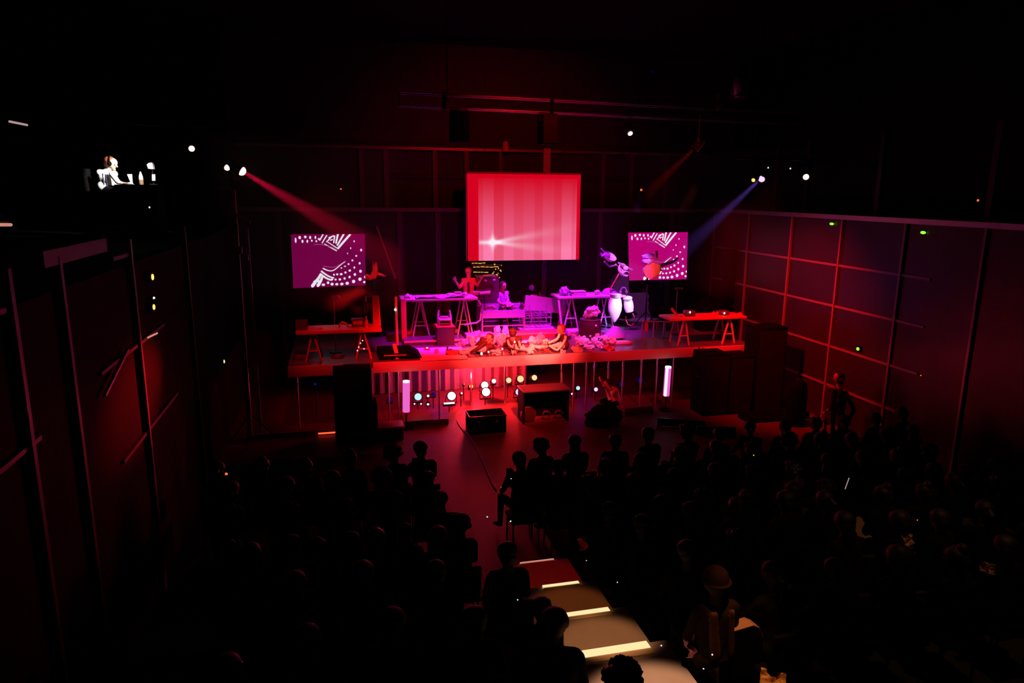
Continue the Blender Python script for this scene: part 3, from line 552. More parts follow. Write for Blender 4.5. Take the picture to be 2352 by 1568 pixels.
def body_mesh(name, segs, mats, paints=(), voxel=0.014, smooth=3):
    """one continuous surface grown around a skeleton of tapering limbs; materials follow the nearest limb"""
    bm = bmesh.new()
    for a, b, ra, rb, mi in segs: capsule(bm, a, b, ra, rb)
    me = bpy.data.meshes.new(name+'_raw'); bm.to_mesh(me); bm.free()
    o = bpy.data.objects.new('tmp', me); C.objects.link(o)
    r = o.modifiers.new('r', 'REMESH'); r.mode = 'VOXEL'; r.voxel_size = voxel; r.use_smooth_shade = True
    s = o.modifiers.new('s', 'SMOOTH'); s.factor = 0.5; s.iterations = smooth
    dg = bpy.context.evaluated_depsgraph_get(); dg.update()
    out = bpy.data.meshes.new_from_object(o.evaluated_get(dg)); out.name = name
    bpy.data.objects.remove(o); bpy.data.meshes.remove(me)
    for m in mats: out.materials.append(M[m])
    n = len(out.polygons); c = np.zeros(n*3); out.polygons.foreach_get('center', c); c = c.reshape(n, 3)
    best = np.full(n, 1e9); mi_ = np.zeros(n, int)
    for a, b, ra, rb, mi in segs:
        a, b = np.array(a, float), np.array(b, float); d = b-a; L = max(d@d, 1e-9); t = np.clip((c-a)@d/L, 0, 1)
        ds = np.linalg.norm(c-a-t[:, None]*d, axis=1) - (ra+(rb-ra)*t); k = ds < best; best[k] = ds[k]; mi_[k] = mi
    for p, r_, mi in paints: mi_[np.linalg.norm(c-np.array(p, float), axis=1) < r_] = mi
    out.polygons.foreach_set('material_index', mi_.astype(np.int32)); out.polygons.foreach_set('use_smooth', [True]*n)
    return out
def hand(S, wrist, d, side, mi, k=1.0, curl=0.5):
    """palm, four bent fingers of unequal length and a thumb off the side of the palm"""
    w_, d = Vector(wrist), Vector(d).normalized(); s = Vector(side); s = (s - d*s.dot(d)).normalized(); n = d.cross(s)
    S.append((w_, w_+d*0.05*k, 0.026*k, 0.03*k, mi)); S.append((w_+d*0.04*k-s*0.022*k, w_+d*0.045*k+s*0.022*k, 0.02*k, 0.02*k, mi))
    for i, (o, l) in enumerate(((-0.031, 0.062), (-0.011, 0.074), (0.011, 0.070), (0.030, 0.055))):
        a = w_+d*0.075*k+s*o*k; b = a+(d*math.cos(curl)-n*math.sin(curl))*l*0.5*k; c = b+(d*math.cos(curl*2)-n*math.sin(curl*2))*l*0.5*k
        S.append((a, b, 0.0105*k, 0.0095*k, mi)); S.append((b, c, 0.0095*k, 0.0085*k, mi))
    a = w_+d*0.025*k-s*0.028*k; b = a+(d*0.7-s*0.7)*0.04*k; S.append((a, b, 0.013*k, 0.011*k, mi)); S.append((b, b+(d*0.9-s*0.2-n*0.3)*0.03*k, 0.0105*k, 0.009*k, mi))
def head(S, P, c, face, up, mi, eye=3, lip=4, k=1.0):
    """skull, jaw, nose, ears; c is the centre of the head (eye level)"""
    c, f = Vector(c), Vector(face).normalized(); u = Vector(up); u = (u - f*u.dot(f)).normalized(); r = f.cross(u)
    S += [(c-f*0.02*k+u*0.03*k, c-f*0.045*k+u*0.005*k, 0.085*k, 0.078*k, mi), (c+f*0.025*k+u*0.035*k, c+f*0.022*k-u*0.02*k, 0.076*k, 0.068*k, mi), (c+f*0.035*k-u*0.06*k, c+f*0.055*k-u*0.088*k, 0.05*k, 0.026*k, mi),
          (c+f*0.098*k+u*0.005*k, c+f*0.112*k-u*0.03*k, 0.010*k, 0.015*k, mi), (c-f*0.05*k-u*0.05*k, c-f*0.055*k-u*0.12*k, 0.056*k, 0.056*k, mi)]
    for s in (-1, 1): S.append((c+r*s*0.084*k+u*0.015*k-f*0.012*k, c+r*s*0.082*k-u*0.025*k-f*0.008*k, 0.013*k, 0.009*k, mi)); P.append((c+r*s*0.033*k+f*0.092*k, 0.0135*k, eye))
    P.append((c+f*0.088*k-u*0.062*k, 0.018*k, lip))
    return c, f, u, r
def hair_cap(name, c, f, u, m, parent, k=1.0, style='short', seed=1, amp=0.1):
    c, f, u = Vector(c), Vector(f).normalized(), Vector(u); u = (u-f*u.dot(f)).normalized(); b = MB()
    if style == 'curly':
        rnd = random.Random(seed)
        for i in range(60):
            t_, ph = rnd.uniform(0, 2*PI), math.acos(rnd.uniform(-0.25, 1)); d = Vector((math.cos(t_)*math.sin(ph), math.sin(t_)*math.sin(ph), math.cos(ph)))
            if d.dot(f) > 0.55 and d.z < 0.5: continue
            b.blob(c-f*0.02*k+u*0.03*k+d*0.10*k, 0.038*k, i, 0.4, 2.5, 2)
        b.blob(c-f*0.025*k+u*0.035*k, 0.108*k, seed, 0.15, 2.0, 3)
    else:
        b.blob(c-f*0.03*k+u*0.045*k, (0.099*k, 0.099*k, 0.088*k), seed, amp, 2.5, 3)
        b.blob(c-f*0.06*k-u*0.005*k, (0.078*k, 0.078*k, 0.085*k), seed+1, amp, 2.5, 3)
        if style == 'bun': b.blob(c-f*0.075*k+u*0.125*k, 0.05*k, seed+2, 0.15, 3, 2)
        if style == 'long': b.blob(c-f*0.075*k-u*0.12*k, (0.085*k, 0.065*k, 0.15*k), seed+3, 0.2, 2.5, 3)
        if style == 'tail': b.tube([c-f*0.1*k+u*0.05*k, c-f*0.17*k, c-f*0.17*k-u*0.12*k, c-f*0.14*k-u*0.2*k], [0.03*k, 0.035*k, 0.028*k, 0.008*k])
    return b.build(name, m, parent)
def torso(S, hip, chest, facing, shirt, w=1.0):
    """pelvis to shoulders between two points, wide in the shoulders, flat in depth"""
    h, c = Vector(hip), Vector(chest); up = (c-h).normalized(); f = Vector(facing); f = (f-up*f.dot(up)).normalized(); r = f.cross(up); L = (c-h).length
    S += [(h-r*0.08*w, h+r*0.08*w, 0.115, 0.115, shirt), (h+up*0.02-r*0.05*w, h+up*L*0.5-r*0.06*w, 0.11, 0.098, shirt), (h+up*0.02+r*0.05*w, h+up*L*0.5+r*0.06*w, 0.11, 0.098, shirt),
          (h+up*L*0.5-r*0.055*w, c-r*0.085*w-up*0.06, 0.10, 0.10, shirt), (h+up*L*0.5+r*0.055*w, c+r*0.085*w-up*0.06, 0.10, 0.10, shirt), (c-r*0.155*w, c+r*0.155*w, 0.062, 0.062, shirt), (c-up*0.01, c+up*0.05, 0.075, 0.055, shirt)]
    return up, f, r
def arm(S, sh, el, wr, mi, skin=None, hd=None, side=None, curl=0.5, k=1.0, cuff=0.0):
    sh, el, wr = Vector(sh), Vector(el), Vector(wr); S += [(sh, el, 0.056*k, 0.043*k, mi)]
    if skin is None: skin = mi
    m_ = el.lerp(wr, cuff) if cuff else wr
    S.append((el, m_, 0.043*k, 0.033*k, mi))
    if cuff: S.append((m_, wr, 0.034*k, 0.026*k, skin))
    hand(S, wr, hd if hd is not None else wr-el, side if side is not None else (1, 0, 0), skin, k, curl)
def leg(S, hip, kn, an, toe, mi, shoe):
    S += [(Vector(hip), Vector(kn), 0.088, 0.060, mi), (Vector(kn), Vector(an), 0.058, 0.042, mi)]; a, t_ = Vector(an), Vector(toe)
    S += [(a, a.lerp(t_, 0.3), 0.043, 0.045, shoe), (a.lerp(t_, 0.2), t_, 0.042, 0.033, shoe)]
def person(label, loc, segs, mats, paints, voxel=0.014, rz=0.0, group=None):
    t = thing('person', label, 'person', loc, rz, group); o = bpy.data.objects.new('body', body_mesh('body', segs, mats, paints, voxel)); C.objects.link(o); o.parent = t; return t
# seated spectator meshes (face +y, floor at 0, seat at 0.45)
def seated(cl, skin='aud_skin', lean=0.0, arms=0, turn=0.0, legs='aud_a', voxel=0.022):
    S, P = [], []; hip = Vector((0, -0.02, 0.56)); ch = Vector((0, -0.05+lean, 1.03))
    torso(S, hip, ch, (0, 1, 0), 0)
    hc = ch+Vector((0.0, 0.05+lean*0.3, 0.205)); f = Vector((math.sin(turn), math.cos(turn), -0.12))
    head(S, P, hc, f, (0, 0, 1), 1, k=1.06)
    for s in (-1, 1):
        sh = ch+Vector((s*0.18, 0, -0.02))
        if arms == 0: arm(S, sh, sh+Vector((s*0.05, 0.06, -0.27)), (s*0.08, 0.27, 0.66), 0, 1, (-s*0.6, 0.6, -0.2), (0, 0, 1))
        elif arms == 1: arm(S, sh, sh+Vector((s*0.03, 0.10, -0.26)), (-s*0.06, 0.20, 0.84), 0, 1, (-s*1, 0.2, 0.2), (0, 0, 1))
        else: arm(S, sh, sh+Vector((s*0.06, 0.14, -0.24)), (s*0.05, 0.34, 0.92), 0, 1, (-s*0.3, 0.4, 0.8), (s, 0, 0))
        leg(S, (s*0.09, 0.02, 0.55), (s*0.12, 0.43, 0.56), (s*0.12, 0.45, 0.09), (s*0.13, 0.60, 0.045), 2, 2)
    return S, P, hc, f, cl, skin, legs
VAR = []
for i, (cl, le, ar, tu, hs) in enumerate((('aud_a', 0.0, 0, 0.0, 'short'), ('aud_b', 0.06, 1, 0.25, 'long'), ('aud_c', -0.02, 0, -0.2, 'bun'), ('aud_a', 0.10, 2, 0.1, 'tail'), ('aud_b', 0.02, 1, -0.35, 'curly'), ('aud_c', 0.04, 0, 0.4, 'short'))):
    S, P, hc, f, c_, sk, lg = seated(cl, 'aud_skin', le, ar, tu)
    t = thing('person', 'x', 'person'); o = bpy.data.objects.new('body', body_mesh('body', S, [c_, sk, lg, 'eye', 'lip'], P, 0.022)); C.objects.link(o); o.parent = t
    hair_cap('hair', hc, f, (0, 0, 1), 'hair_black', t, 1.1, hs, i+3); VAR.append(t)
# audience chair: seat, backrest, legs
def chair(label, loc, rz=0.0, group=None, fabric='seat_dark', frame='black_metal'):
    t = thing('chair', label, 'chair', loc, rz, group)
    MB().box((0, -0.02, 0.425), (0.46, 0.44, 0.06), bevel=0.02).build('seat', fabric, t)
    MB().box((0, -0.265, 0.70), (0.44, 0.05, 0.40), euler(0.14, 0, 0), bevel=0.02).build('backrest', fabric, t)
    for x in (-0.2, 0.2):
        for y in (-0.2, 0.17): MB().cyl((x, y, 0), (x*0.95, y, 0.40), 0.014, n=8).build('leg', frame, t)
    return t
def place_person(v, loc, rz, label, group=None, s=1.0):
    r = copy_tree(VAR[v]); r.location = loc; r.rotation_euler.z = rz; r.scale = (s, s, s); tag(r, label, 'person')
    if group: r['group'] = group
    return r
CH0 = chair('x', (0, 0, 0))
def place_chair(loc, label, group=None, rz=0.0):
    r = copy_tree(CH0); r.location = loc; r.rotation_euler.z = rz; tag(r, label, 'chair')
    if group: r['group'] = group
    return r
ORDN = ['first', 'second', 'third', 'fourth', 'fifth', 'sixth', 'seventh', 'eighth', 'ninth', 'tenth', 'eleventh', 'twelfth', 'thirteenth']
rnd = random.Random(11)
ROWS = [(10.05, 0.0, 2.95, 12), (9.2, 0.0, 3.05, 11), (8.4, 0.0, 3.2, 11), (7.6, 0.0, 3.2, 11), (6.85, 0.25, 3.25, 9), (5.9, 0.4, 3.3, 8), (5.0, 0.55, 3.75, 5)]
for r_, (y, z, x0, n) in enumerate(ROWS):
    for k in range(n):
        x = x0+k*0.64; yy = y+0.035*max(0, k-3)*(1 if r_ < 4 else 0)
        nm = '%s seat from the aisle, %s row from the stage, right block' % (ORDN[k], ORDN[r_])
        place_chair((x, yy, z), 'dark chair, '+nm, 'dark chairs in the right seating block')
        if rnd.random() < 0.07 and r_ > 1 and k > 1: continue
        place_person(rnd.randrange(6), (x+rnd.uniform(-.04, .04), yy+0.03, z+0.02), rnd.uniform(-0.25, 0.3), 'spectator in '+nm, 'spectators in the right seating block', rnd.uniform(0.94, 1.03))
LEFT = [(10.1, 0.0, (1.12, 0.66, 0.02, -0.6, -1.2, -1.8)), (9.25, 0.0, (1.08, 0.44, -0.2, -0.8, -1.5)), (8.45, 0.0, (1.16, 0.52, -0.1, -0.75, -1.4)), (7.65, 0.0, (1.26, 0.62, 0.0, -0.65, -1.3)), (6.9, 0.25, (0.92, 0.28, -0.36, -1.0)), (5.95, 0.4, (0.78, 0.1, -0.5)), (5.0, 0.55, (0.95, 0.3, -0.35)), (3.9, 0.8, (0.9,))]
for r_, (y, z, xs) in enumerate(LEFT):
    for k, x in enumerate(xs):
        nm = '%s seat from the aisle, %s row from the stage, left block' % (ORDN[k], ORDN[r_])
        place_chair((x, y, z), 'dark chair, '+nm, 'dark chairs in the left seating block')
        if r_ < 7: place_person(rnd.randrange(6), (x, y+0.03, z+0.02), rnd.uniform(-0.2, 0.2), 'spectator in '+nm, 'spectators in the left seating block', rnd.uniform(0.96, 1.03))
def special(px, py, z, label, v, chl, s=1.0, rz=0.0):
    p = atz(px, py, z+1.255*s); place_person(v, (p.x, p.y-0.02, z+0.02), rz, label, None, s); chl and place_chair((p.x, p.y-0.05, z), chl); return p
special(1200, 1062, 0.0, 'spectator leaning into the aisle at the front left corner of the right block', 3, 'dark chair under the spectator leaning into the aisle', 1.0, 0.3)
special(1163, 1270, 0.25, 'spectator whose dark head stands out alone against the red aisle floor', 0, 'dark chair under the lone spectator beside the lit stairs')
special(1240, 1397, 0.40, 'spectator with a small dark head left of the third stair strip', 0, 'dark chair under the small-headed spectator by the third stair strip', 0.88)
special(1274, 1440, 0.55, 'spectator with a large dark head and glasses over the third stair strip', 5, None, 1.04, -0.35)
S, P, hc, f, c_, sk, lg = seated('aud_a', 'aud_skin', 0.0, 0, 0.0)
h_ = atz(1427, 1562, 0.8+1.255); loc = (h_.x, h_.y, 0.82)
t = person('spectator with big curly hair in front of the brightest stair at the bottom edge', loc, S, [c_, sk, lg, 'eye', 'lip'], P, 0.02); hair_cap('hair', hc, f, (0, 0, 1), 'hair_black', t, 1.02, 'curly', 5)
place_chair((loc[0], loc[1]-0.03, 0.8), 'dark chair under the curly-haired spectator at the bottom edge')
S, P, hc, f, c_, sk, lg = seated('aud_a', 'aud_skin', 0.05, 2, 0.0)
h_ = atz(543, 1548, 0.82+0.99); t = person('spectator in the dark left block holding up a glowing phone', (h_.x, h_.y-0.36, 0.82), S, [c_, sk, lg, 'eye', 'lip'], P, 0.02); hair_cap('hair', hc, f, (0, 0, 1), 'hair_black', t, 1.0, 'short', 8)
place_chair((h_.x, h_.y-0.39, 0.8), 'dark chair under the spectator with the phone')
t = thing('phone', 'small phone with a glowing pink screen held up at lower left', 'phone', h_+Vector((0, -0.02, 0.06))); t.rotation_euler = (-0.5, 0.45, 0.0)
MB().box((0, 0, 0), (0.066, 0.008, 0.135), bevel=0.003).build('body', 'black_paint', t); MB().box((0, -0.0055, 0), (0.056, 0.002, 0.112)).build('screen', 'phone_screen', t)
# man with round hat and striped coat in the nearest lit row, and his padded chair
S, P, hc, f, c_, sk, lg = seated('coat_brown', 'aud_skin', 0.02, 0, 0.15)
for x0, x1 in ((-0.10, -0.05), (-0.065, -0.01), (0.10, 0.13)): S.append(((x0, -0.135, 1.05), (x1, -0.12, 0.62), 0.022, 0.026, 5))
h_ = atz(1645, 1335, 0.57+1.275); HM = Vector((h_.x, h_.y, 0.55))
t = person('person in a round felt hat and a striped brown coat, right of the stairs', HM+Vector((0, 0, 0.02)), S, [c_, sk, lg, 'eye', 'lip', 'coat_stripe'], P, 0.014)
b = MB().lathe([(0.135, 0.0), (0.138, 0.006), (0.115, 0.012), (0.108, 0.05), (0.10, 0.085), (0.07, 0.115), (0.001, 0.125)], origin=hc+Vector((0, -0.02, 0.045)), n=28); b.build('hat', 'hat_felt', t)
def padded_chair(label, loc, rz, w=0.8):
    t = thing('padded_chair', label, 'chair', loc, rz, 'padded chairs with tan backs'); MB().box((0, 0.1, 0.42), (0.52*w, 0.42, 0.10), bevel=0.03).build('seat', 'seat_dark', t)
    pr = [(-0.29, 0.36), (-0.30, 0.6), (-0.285, 0.72), (-0.23, 0.81), (-0.14, 0.85), (0.14, 0.86), (0.23, 0.82), (0.29, 0.72), (0.30, 0.6), (0.29, 0.36)]; pr = [(x*w, z) for x, z in pr]
    bk = MB().plate(pr, -0.26, 0.13).build('backrest', 'seat_tan', t, smooth=False); MB().plate([(x*0.97, z*0.995) for x, z in pr], -0.268, 0.007).build('back_shell', 'seat_dark', bk, smooth=False)
    for x in (-0.2*w, 0.2*w):
        for y in (-0.16, 0.26): MB().cyl((x, y, 0), (x, y, 0.37), 0.018, n=8).build('leg', 'black_metal', t)
q_ = atz(1692, 1436, 0.55+0.85); padded_chair('padded chair with a rounded tan back, behind the person in the hat', (q_.x, q_.y+0.2, 0.55), 0.12)
q_ = atz(1330, 1462, 0.6+0.85); padded_chair('padded chair with a thin tan-lit rim at the left edge of the stairs', (q_.x-0.22, q_.y+0.1, 0.55), -0.1)
# ---------------------------------------------------------------- tables and racks on the stage
def trestle(t, o, c, w, h, m='trestle', d=0.5, name='trestle_leg'):
    """an A-frame: two splayed legs in the x direction, front and back, with a cross rail"""
    b = MB(); c = Vector(c)-o
    for y in (-d/2, d/2):
        b.bar(c+Vector((-0.02, y, h)), c+Vector((-w/2, y, 0)), 0.035); b.bar(c+Vector((0.02, y, h)), c+Vector((w/2, y, 0)), 0.035); b.bar(c+Vector((-w*0.3, y, h*0.38)), c+Vector((w*0.3, y, h*0.38)), 0.025)
    b.bar(c+Vector((0, -d/2, h-0.02)), c+Vector((0, d/2, h-0.02)), 0.05, 0.04); b.build(name, m, t)
def table(name, label, x0, x1, y, z, depth, thick, trs, m='table_wood', tm='trestle'):
    t = thing(name, label, 'table', ((x0+x1)/2, y+depth/2, ZS)); o = t.location
    MB().box((0, 0, z-ZS-thick/2), (x1-x0, depth, thick), bevel=0.006).build('tabletop', m, t)
    for x, w in trs: trestle(t, o, (x, y+depth/2, ZS), w, z-ZS-thick, tm, depth*0.7)
    return t
T1Z = 2.19
table('trestle_table', 'low red-lit trestle table at the left end of the stage', -0.97, 0.86, 15.5, T1Z, 0.7, 0.07, ((-0.62, 0.34), (0.45, 0.34)), 'red_prop', 'red_prop')
t2x0, t2x1 = at(922, 690, 17.2).x, at(1098, 690, 17.2).x; T2Z = at(1010, 686, 17.2).z
t2 = table('work_table', 'high pink-lit work table left of centre with a red end panel', t2x0, t2x1, 17.2, T2Z, 0.75, 0.06, ((at(966, 730, 17.4).x, 0.46), (at(1067, 730, 17.4).x, 0.42)))
MB().box((t2x0-t2.location.x+0.05, -0.36, (T2Z-ZS)/2+0.02), (0.13, 0.05, T2Z-ZS), bevel=0.01).build('end_panel', 'red_prop', t2)
cb = [at(x, y, 17.15)-t2.location for x, y in ((1099, 690), (1104, 700), (1105, 720), (1103, 735), (1095, 741), (1080, 743), (1066, 746))]
MB().tube(cb, 0.022).build('hanging_cable', 'purple_cloth', t2)
MB().sheet(at(1010, 682, 17.35)-t2.location+Vector((0, 0.05, 0.02)), 1.2, 0.4, 3, 0.05, 14).build('runner', 'purple_cloth', t2)
t4x0, t4x1 = at(1283, 684, 17.75).x, at(1438, 684, 17.75).x; T4Z = at(1360, 680, 17.75).z
t4 = table('work_table', 'high violet-lit work table right of centre with white bags hanging off its end', t4x0, t4x1, 17.75, T4Z, 0.75, 0.06, ((at(1311, 720, 17.9).x, 0.42), (t4x1-0.5, 0.42)))
MB().bar(at(1283, 690, 17.7)-t4.location, at(1291, 765, 17.7)-t4.location+Vector((0, 0, 0.0)), 0.05).build('corner_leg', 'trestle', t4)
t5x0, t5x1 = at(1540, 733, 15.4).x, at(1715, 735, 15.4).x; T5Z = at(1628, 729, 15.4).z
table('trestle_table', 'red-lit trestle table at the right end of the stage', t5x0, t5x1, 15.4, T5Z, 0.65, 0.06, ((at(1571, 760, 15.5).x, 0.30), (at(1674, 765, 15.5).x, 0.34)), 'red_prop', 'trestle')
# low bench and wire trolley at the back
a, c = at(1205, 694, 18.5), at(1300, 704, 18.5)
t = thing('bench', 'slanting pink bench plank with a violet panel, at the back centre', 'bench', ((a.x+c.x)/2, 18.5, ZS)); o = t.location
MB().bar(a-o, c-o, 0.07, 0.4).build('plank', 'table_wood', t); MB().box(((at(1225, 710, 18.5)-o).x, 0.05, (at(1225, 710, 18.5)-o).z), (0.75, 0.04, 0.2)).build('panel', 'purple_cloth', t)
MB().bar(a-o+Vector((0.2, 0, 0)), (a-o).xy.to_3d()+Vector((0.2, 0, 0)), 0.04).build('leg', 'rack_metal', t); MB().bar(c-o-Vector((0.1, 0, 0)), (c-o).xy.to_3d()-Vector((0.1, 0, 0)), 0.04).build('leg', 'rack_metal', t)
t = thing('wire_trolley', 'tall wire trolley with horizontal rails in the stage centre', 'trolley', at(1233, 760, 17.9)); t.location.z = ZS; o = t.location
x0, x1 = at(1202, 740, 17.9).x-o.x, at(1265, 740, 17.9).x-o.x; zt = at(1202, 698, 17.9).z-ZS
for y in (0.0, 0.42):
    for x in (x0, x1): MB().bar((x, y, 0.09), (x, y, zt if x == x0 else zt-0.1), 0.022).build('upright', 'rack_metal', t)
for k, (px, py) in enumerate(((1233, 719), (1233, 730), (1233, 745))):
    z = at(px, py, 17.9).z-ZS; b = MB()
    for y in (0, 0.42): b.bar((x0-0.25*(k == 0), y, z), (x1+0.02, y, z), 0.025)
    for j in range(7): b.bar((x0+(x1-x0)*j/6, 0, z), (x0+(x1-x0)*j/6, 0.42, z), 0.01)
    b.build('wire_shelf', 'rack_metal', t)
MB().box(((x0+x1)/2, 0.2, 0.06), (x1-x0+0.2, 0.5, 0.06), bevel=0.01).build('base_plate', 'pale_plastic', t)
for x in (x0, x1):
    for y in (0.03, 0.4): MB().cyl((x, y-0.012, 0.02), (x, y+0.012, 0.02), 0.02, n=10).build('caster', 'black_metal', t)
MB().bar(at(1216, 702, 17.85)-o, at(1215, 730, 17.85)-o, 0.02).build('hook', 'rack_metal', t)
# shelf rack with rows of gold lights beneath the big screen
p = at(1120, 640, 18.6); t = thing('shelf_rack', 'dark rack with rows of gold lights just below the stripe screen', 'rack', (p.x, 18.6, ZS)); o = t.location
x0, x1 = at(1082, 640, 18.6).x-o.x, at(1152, 640, 18.6).x-o.x; zt = at(1120, 602, 18.6).z-ZS
for x in (x0, x1):
    for y in (0, 0.35): MB().bar((x, y, 0), (x, y, zt), 0.03).build('upright', 'black_metal', t)
for py in (607, 617, 628, 655, 690): MB().box(((x0+x1)/2, 0.18, at(1120, py, 18.6).z-ZS-0.03), (x1-x0, 0.4, 0.025)).build('shelf', 'dark_prop', t)
for py, u0, u1 in ((604, 1084, 1112), (613, 1087, 1146), (625, 1087, 1120)):
    b = MB(); rr = random.Random(py); x = u0
    while x < u1:
        l = rr.uniform(3, 9); q = at(x+l/2, py+rr.uniform(-.6, .6), 18.56)-o; b.box(q, (l*0.0115, 0.02, 0.022)); x += l+rr.uniform(1.5, 4)
    b.bar(at(u0, py, 18.575)-o, at(u1, py, 18.575)-o, 0.01); b.build('light_row', 'gold_light', t)
b = MB(); rr = random.Random(3)
for k in range(16): b.ball(at(rr.uniform(1128, 1155), rr.uniform(606, 640), 18.55)-o, rr.uniform(0.012, 0.024), n=6)
b.build('fairy_lights', 'gold_light', t)
p = at(1118, 655, 18.0); t = thing('cabinet', 'dark violet boxy amplifier with small bright knobs below the gold lights', 'amplifier', (p.x, 18.1, ZS)); o = t.location; q = at(1125, 636, 18.0)-o
MB().box((0.05, 0.2, q.z/2), (0.62, 0.4, q.z), bevel=0.02).build('case', 'dark_prop', t); MB().tube([at(x, y, 17.98)-o for x, y in ((1103, 642), (1108, 634), (1120, 632), (1136, 632), (1140, 640))], 0.018).build('handle', 'steel', t)
for x, y in ((1115, 644), (1135, 643)): MB().ball(at(x, y, 17.95)-o, (0.045, 0.03, 0.03)).build('knob', 'pale_plastic', t)
# ---------------------------------------------------------------- things on and under the tables
def crumple(px, py, Y, r, m, label, seed, amp=0.4, name='crumpled_cloth', cat='cloth', sub=3, rest=None):
    p = at(px, py, Y); rr = r if hasattr(r, '__len__') else (r, r, r)
    if rest is not None: rr = (rr[0], rr[1], min(0.15, max(rr[2], (p.z+rr[2]-rest)/1.8))); p.z = rest+rr[2]*0.8
    t = thing(name, label, cat, (p.x, p.y, p.z-rr[2]*0.8))
    MB().blob((0, 0, rr[2]*0.8), rr, seed, amp, 1.8, sub).build('body', m, t); return t
YT2, YT4 = 17.45, 18.0
crumple(938, 684, YT2, (0.10, 0.09, 0.10), 'pale_plastic', 'round pink lump at the left end of the high pink table', 2, 0.25, 'bundle', 'bundle')
crumple(955, 690, 17.3, (0.10, 0.06, 0.04), 'white_cloth', 'small pink rag on the left of the high pink table', 3)
crumple(1000, 682, YT2, (0.22, 0.12, 0.05), 'purple_cloth', 'violet cloth heaped along the high pink table', 5)
crumple(1035, 677, 17.4, (0.15, 0.07, 0.05), 'white_cloth', 'white crumpled paper right of the violet heap', 7)
crumple(1081, 683, 17.3, (0.13, 0.07, 0.04), 'piping', 'yellow-white cloth at the right end of the high pink table', 9)
crumple(1066, 675, 17.4, (0.09, 0.06, 0.04), 'white_cloth', 'pale rag before the standing performer', 10)
p = at(1113, 673, 17.6); t = thing('tube_roll', 'short pale roll lying level at the right of the high pink table', 'roll', p); MB().cyl((-0.13, 0, 0), (0.12, 0, 0.015), 0.042, n=14).build('roll', 'white_cloth', t); MB().cyl((0.12, 0, 0.015), (0.15, 0, 0.018), 0.048, n=14).build('end_cap', 'pale_plastic', t); MB().cyl((0, 0, -0.03), (0, 0, ZS-p.z), 0.012).build('stand', 'black_metal', t)
# a chair on a dark crate under the table
p = at(1025, 795, 16.6); t = thing('crate', 'dark square crate under the high pink table', 'crate', (p.x, 16.7, ZS)); MB().box((0, 0.15, 0.22), (0.42, 0.4, 0.44), bevel=0.012).build('box', 'dark_prop', t); MB().box((0, 0.15, 0.455), (0.45, 0.43, 0.03), bevel=0.006).build('lid', 'red_prop', t)
o = Vector((p.x, 16.85, ZS+0.472)); t = thing('chair', 'small pale chair with two upright posts standing on the crate', 'chair', o)
MB().box((0, 0, 0.14), (0.30, 0.28, 0.04), bevel=0.01).build('seat', 'pale_plastic', t)
for x in (-0.15, 0.15):
    MB().tube([(x, 0.0, 0.0), (x*1.02, 0.02, 0.2), (x*0.95, 0.03, 0.30), (x*0.85, 0.03, 0.36)], [0.03, 0.035, 0.025, 0.02]).build('post', 'pale_plastic', t); MB().cyl((x, -0.12, 0), (x, -0.12, 0.13), 0.018, n=8).build('leg', 'pale_plastic', t)
MB().box((0, 0.02, 0.19), (0.2, 0.04, 0.05), bevel=0.01).build('back_rail', 'white_cloth', t)
crumple(962, 770, 17.6, (0.20, 0.16, 0.18), 'dark_prop', 'larger dark rounded bag under the left trestle', 21, 0.3, 'bag', 'bag'); crumple(992, 758, 17.7, (0.14, 0.12, 0.20), 'dark_prop', 'smaller dark rounded bag between trestle and crate', 23, 0.3, 'bag', 'bag')
p = at(990, 792, 16.75); t = thing('riser', 'low riser with a pink front edge below the high pink table', 'riser', (p.x+0.1, 17.1, ZS)); MB().box((0, 0, 0.06), (1.5, 0.6, 0.12), bevel=0.006).build('platform', 'deck', t); MB().box((0, -0.31, 0.09), (1.5, 0.02, 0.04)).build('edge_strip', 'pale_plastic', t)
p = at(981, 802, 16.2); t = thing('lamp_puck', 'small white lamp dot on the stage floor at left', 'lamp', (p.x, 16.2, ZS)); MB().cyl((0, 0, 0), (0, 0, 0.05), 0.07, n=16).build('base', 'red_prop', t); MB().ball((0, -0.01, 0.06), 0.022).build('bulb', 'tube_white', t)
# upright poles and panels at the left
p = at(912, 765, 16.3); q = at(909, 681, 16.3); t = thing('light_pole', 'thin pink upright pole left of the red end panel', 'pole', (p.x, 16.3, ZS)); o = t.location
MB().cyl((0, 0, 0.02), q-o, 0.033, n=14).build('tube', 'pale_plastic', t); MB().cyl((0, 0, 0), (0, 0, 0.03), 0.12).build('base', 'black_metal', t); MB().ball(at(908, 711, 16.25)-o, 0.03).build('knob', 'tube_white', t)
p = at(864, 757, 15.9); q = at(860, 680, 15.9); t = thing('upright_panel', 'tall red-lit panel with a bright right edge behind the low table', 'panel', (p.x, 15.95, T1Z+0.0)); o = t.location
MB().plate([(-0.06, 0.0), (0.09, 0.0), (0.06, q.z-o.z), (-0.06, q.z-o.z)], 0, 0.05).build('board', 'red_prop', t, smooth=False); MB().bar((0.10, 0, 0.0), (0.07, 0, q.z-o.z), 0.03).build('bright_edge', 'piping', t)
p0, p1 = at(905, 790, 15.6), at(914, 822, 15.4); t = thing('leaning_board', 'short pale board leaning near the left front corner of the stage', 'board', (p1.x, 15.4, ZS)); o = t.location; MB().bar((0, 0, 0.01), p0-o, 0.09, 0.025).build('board', 'trestle', t)
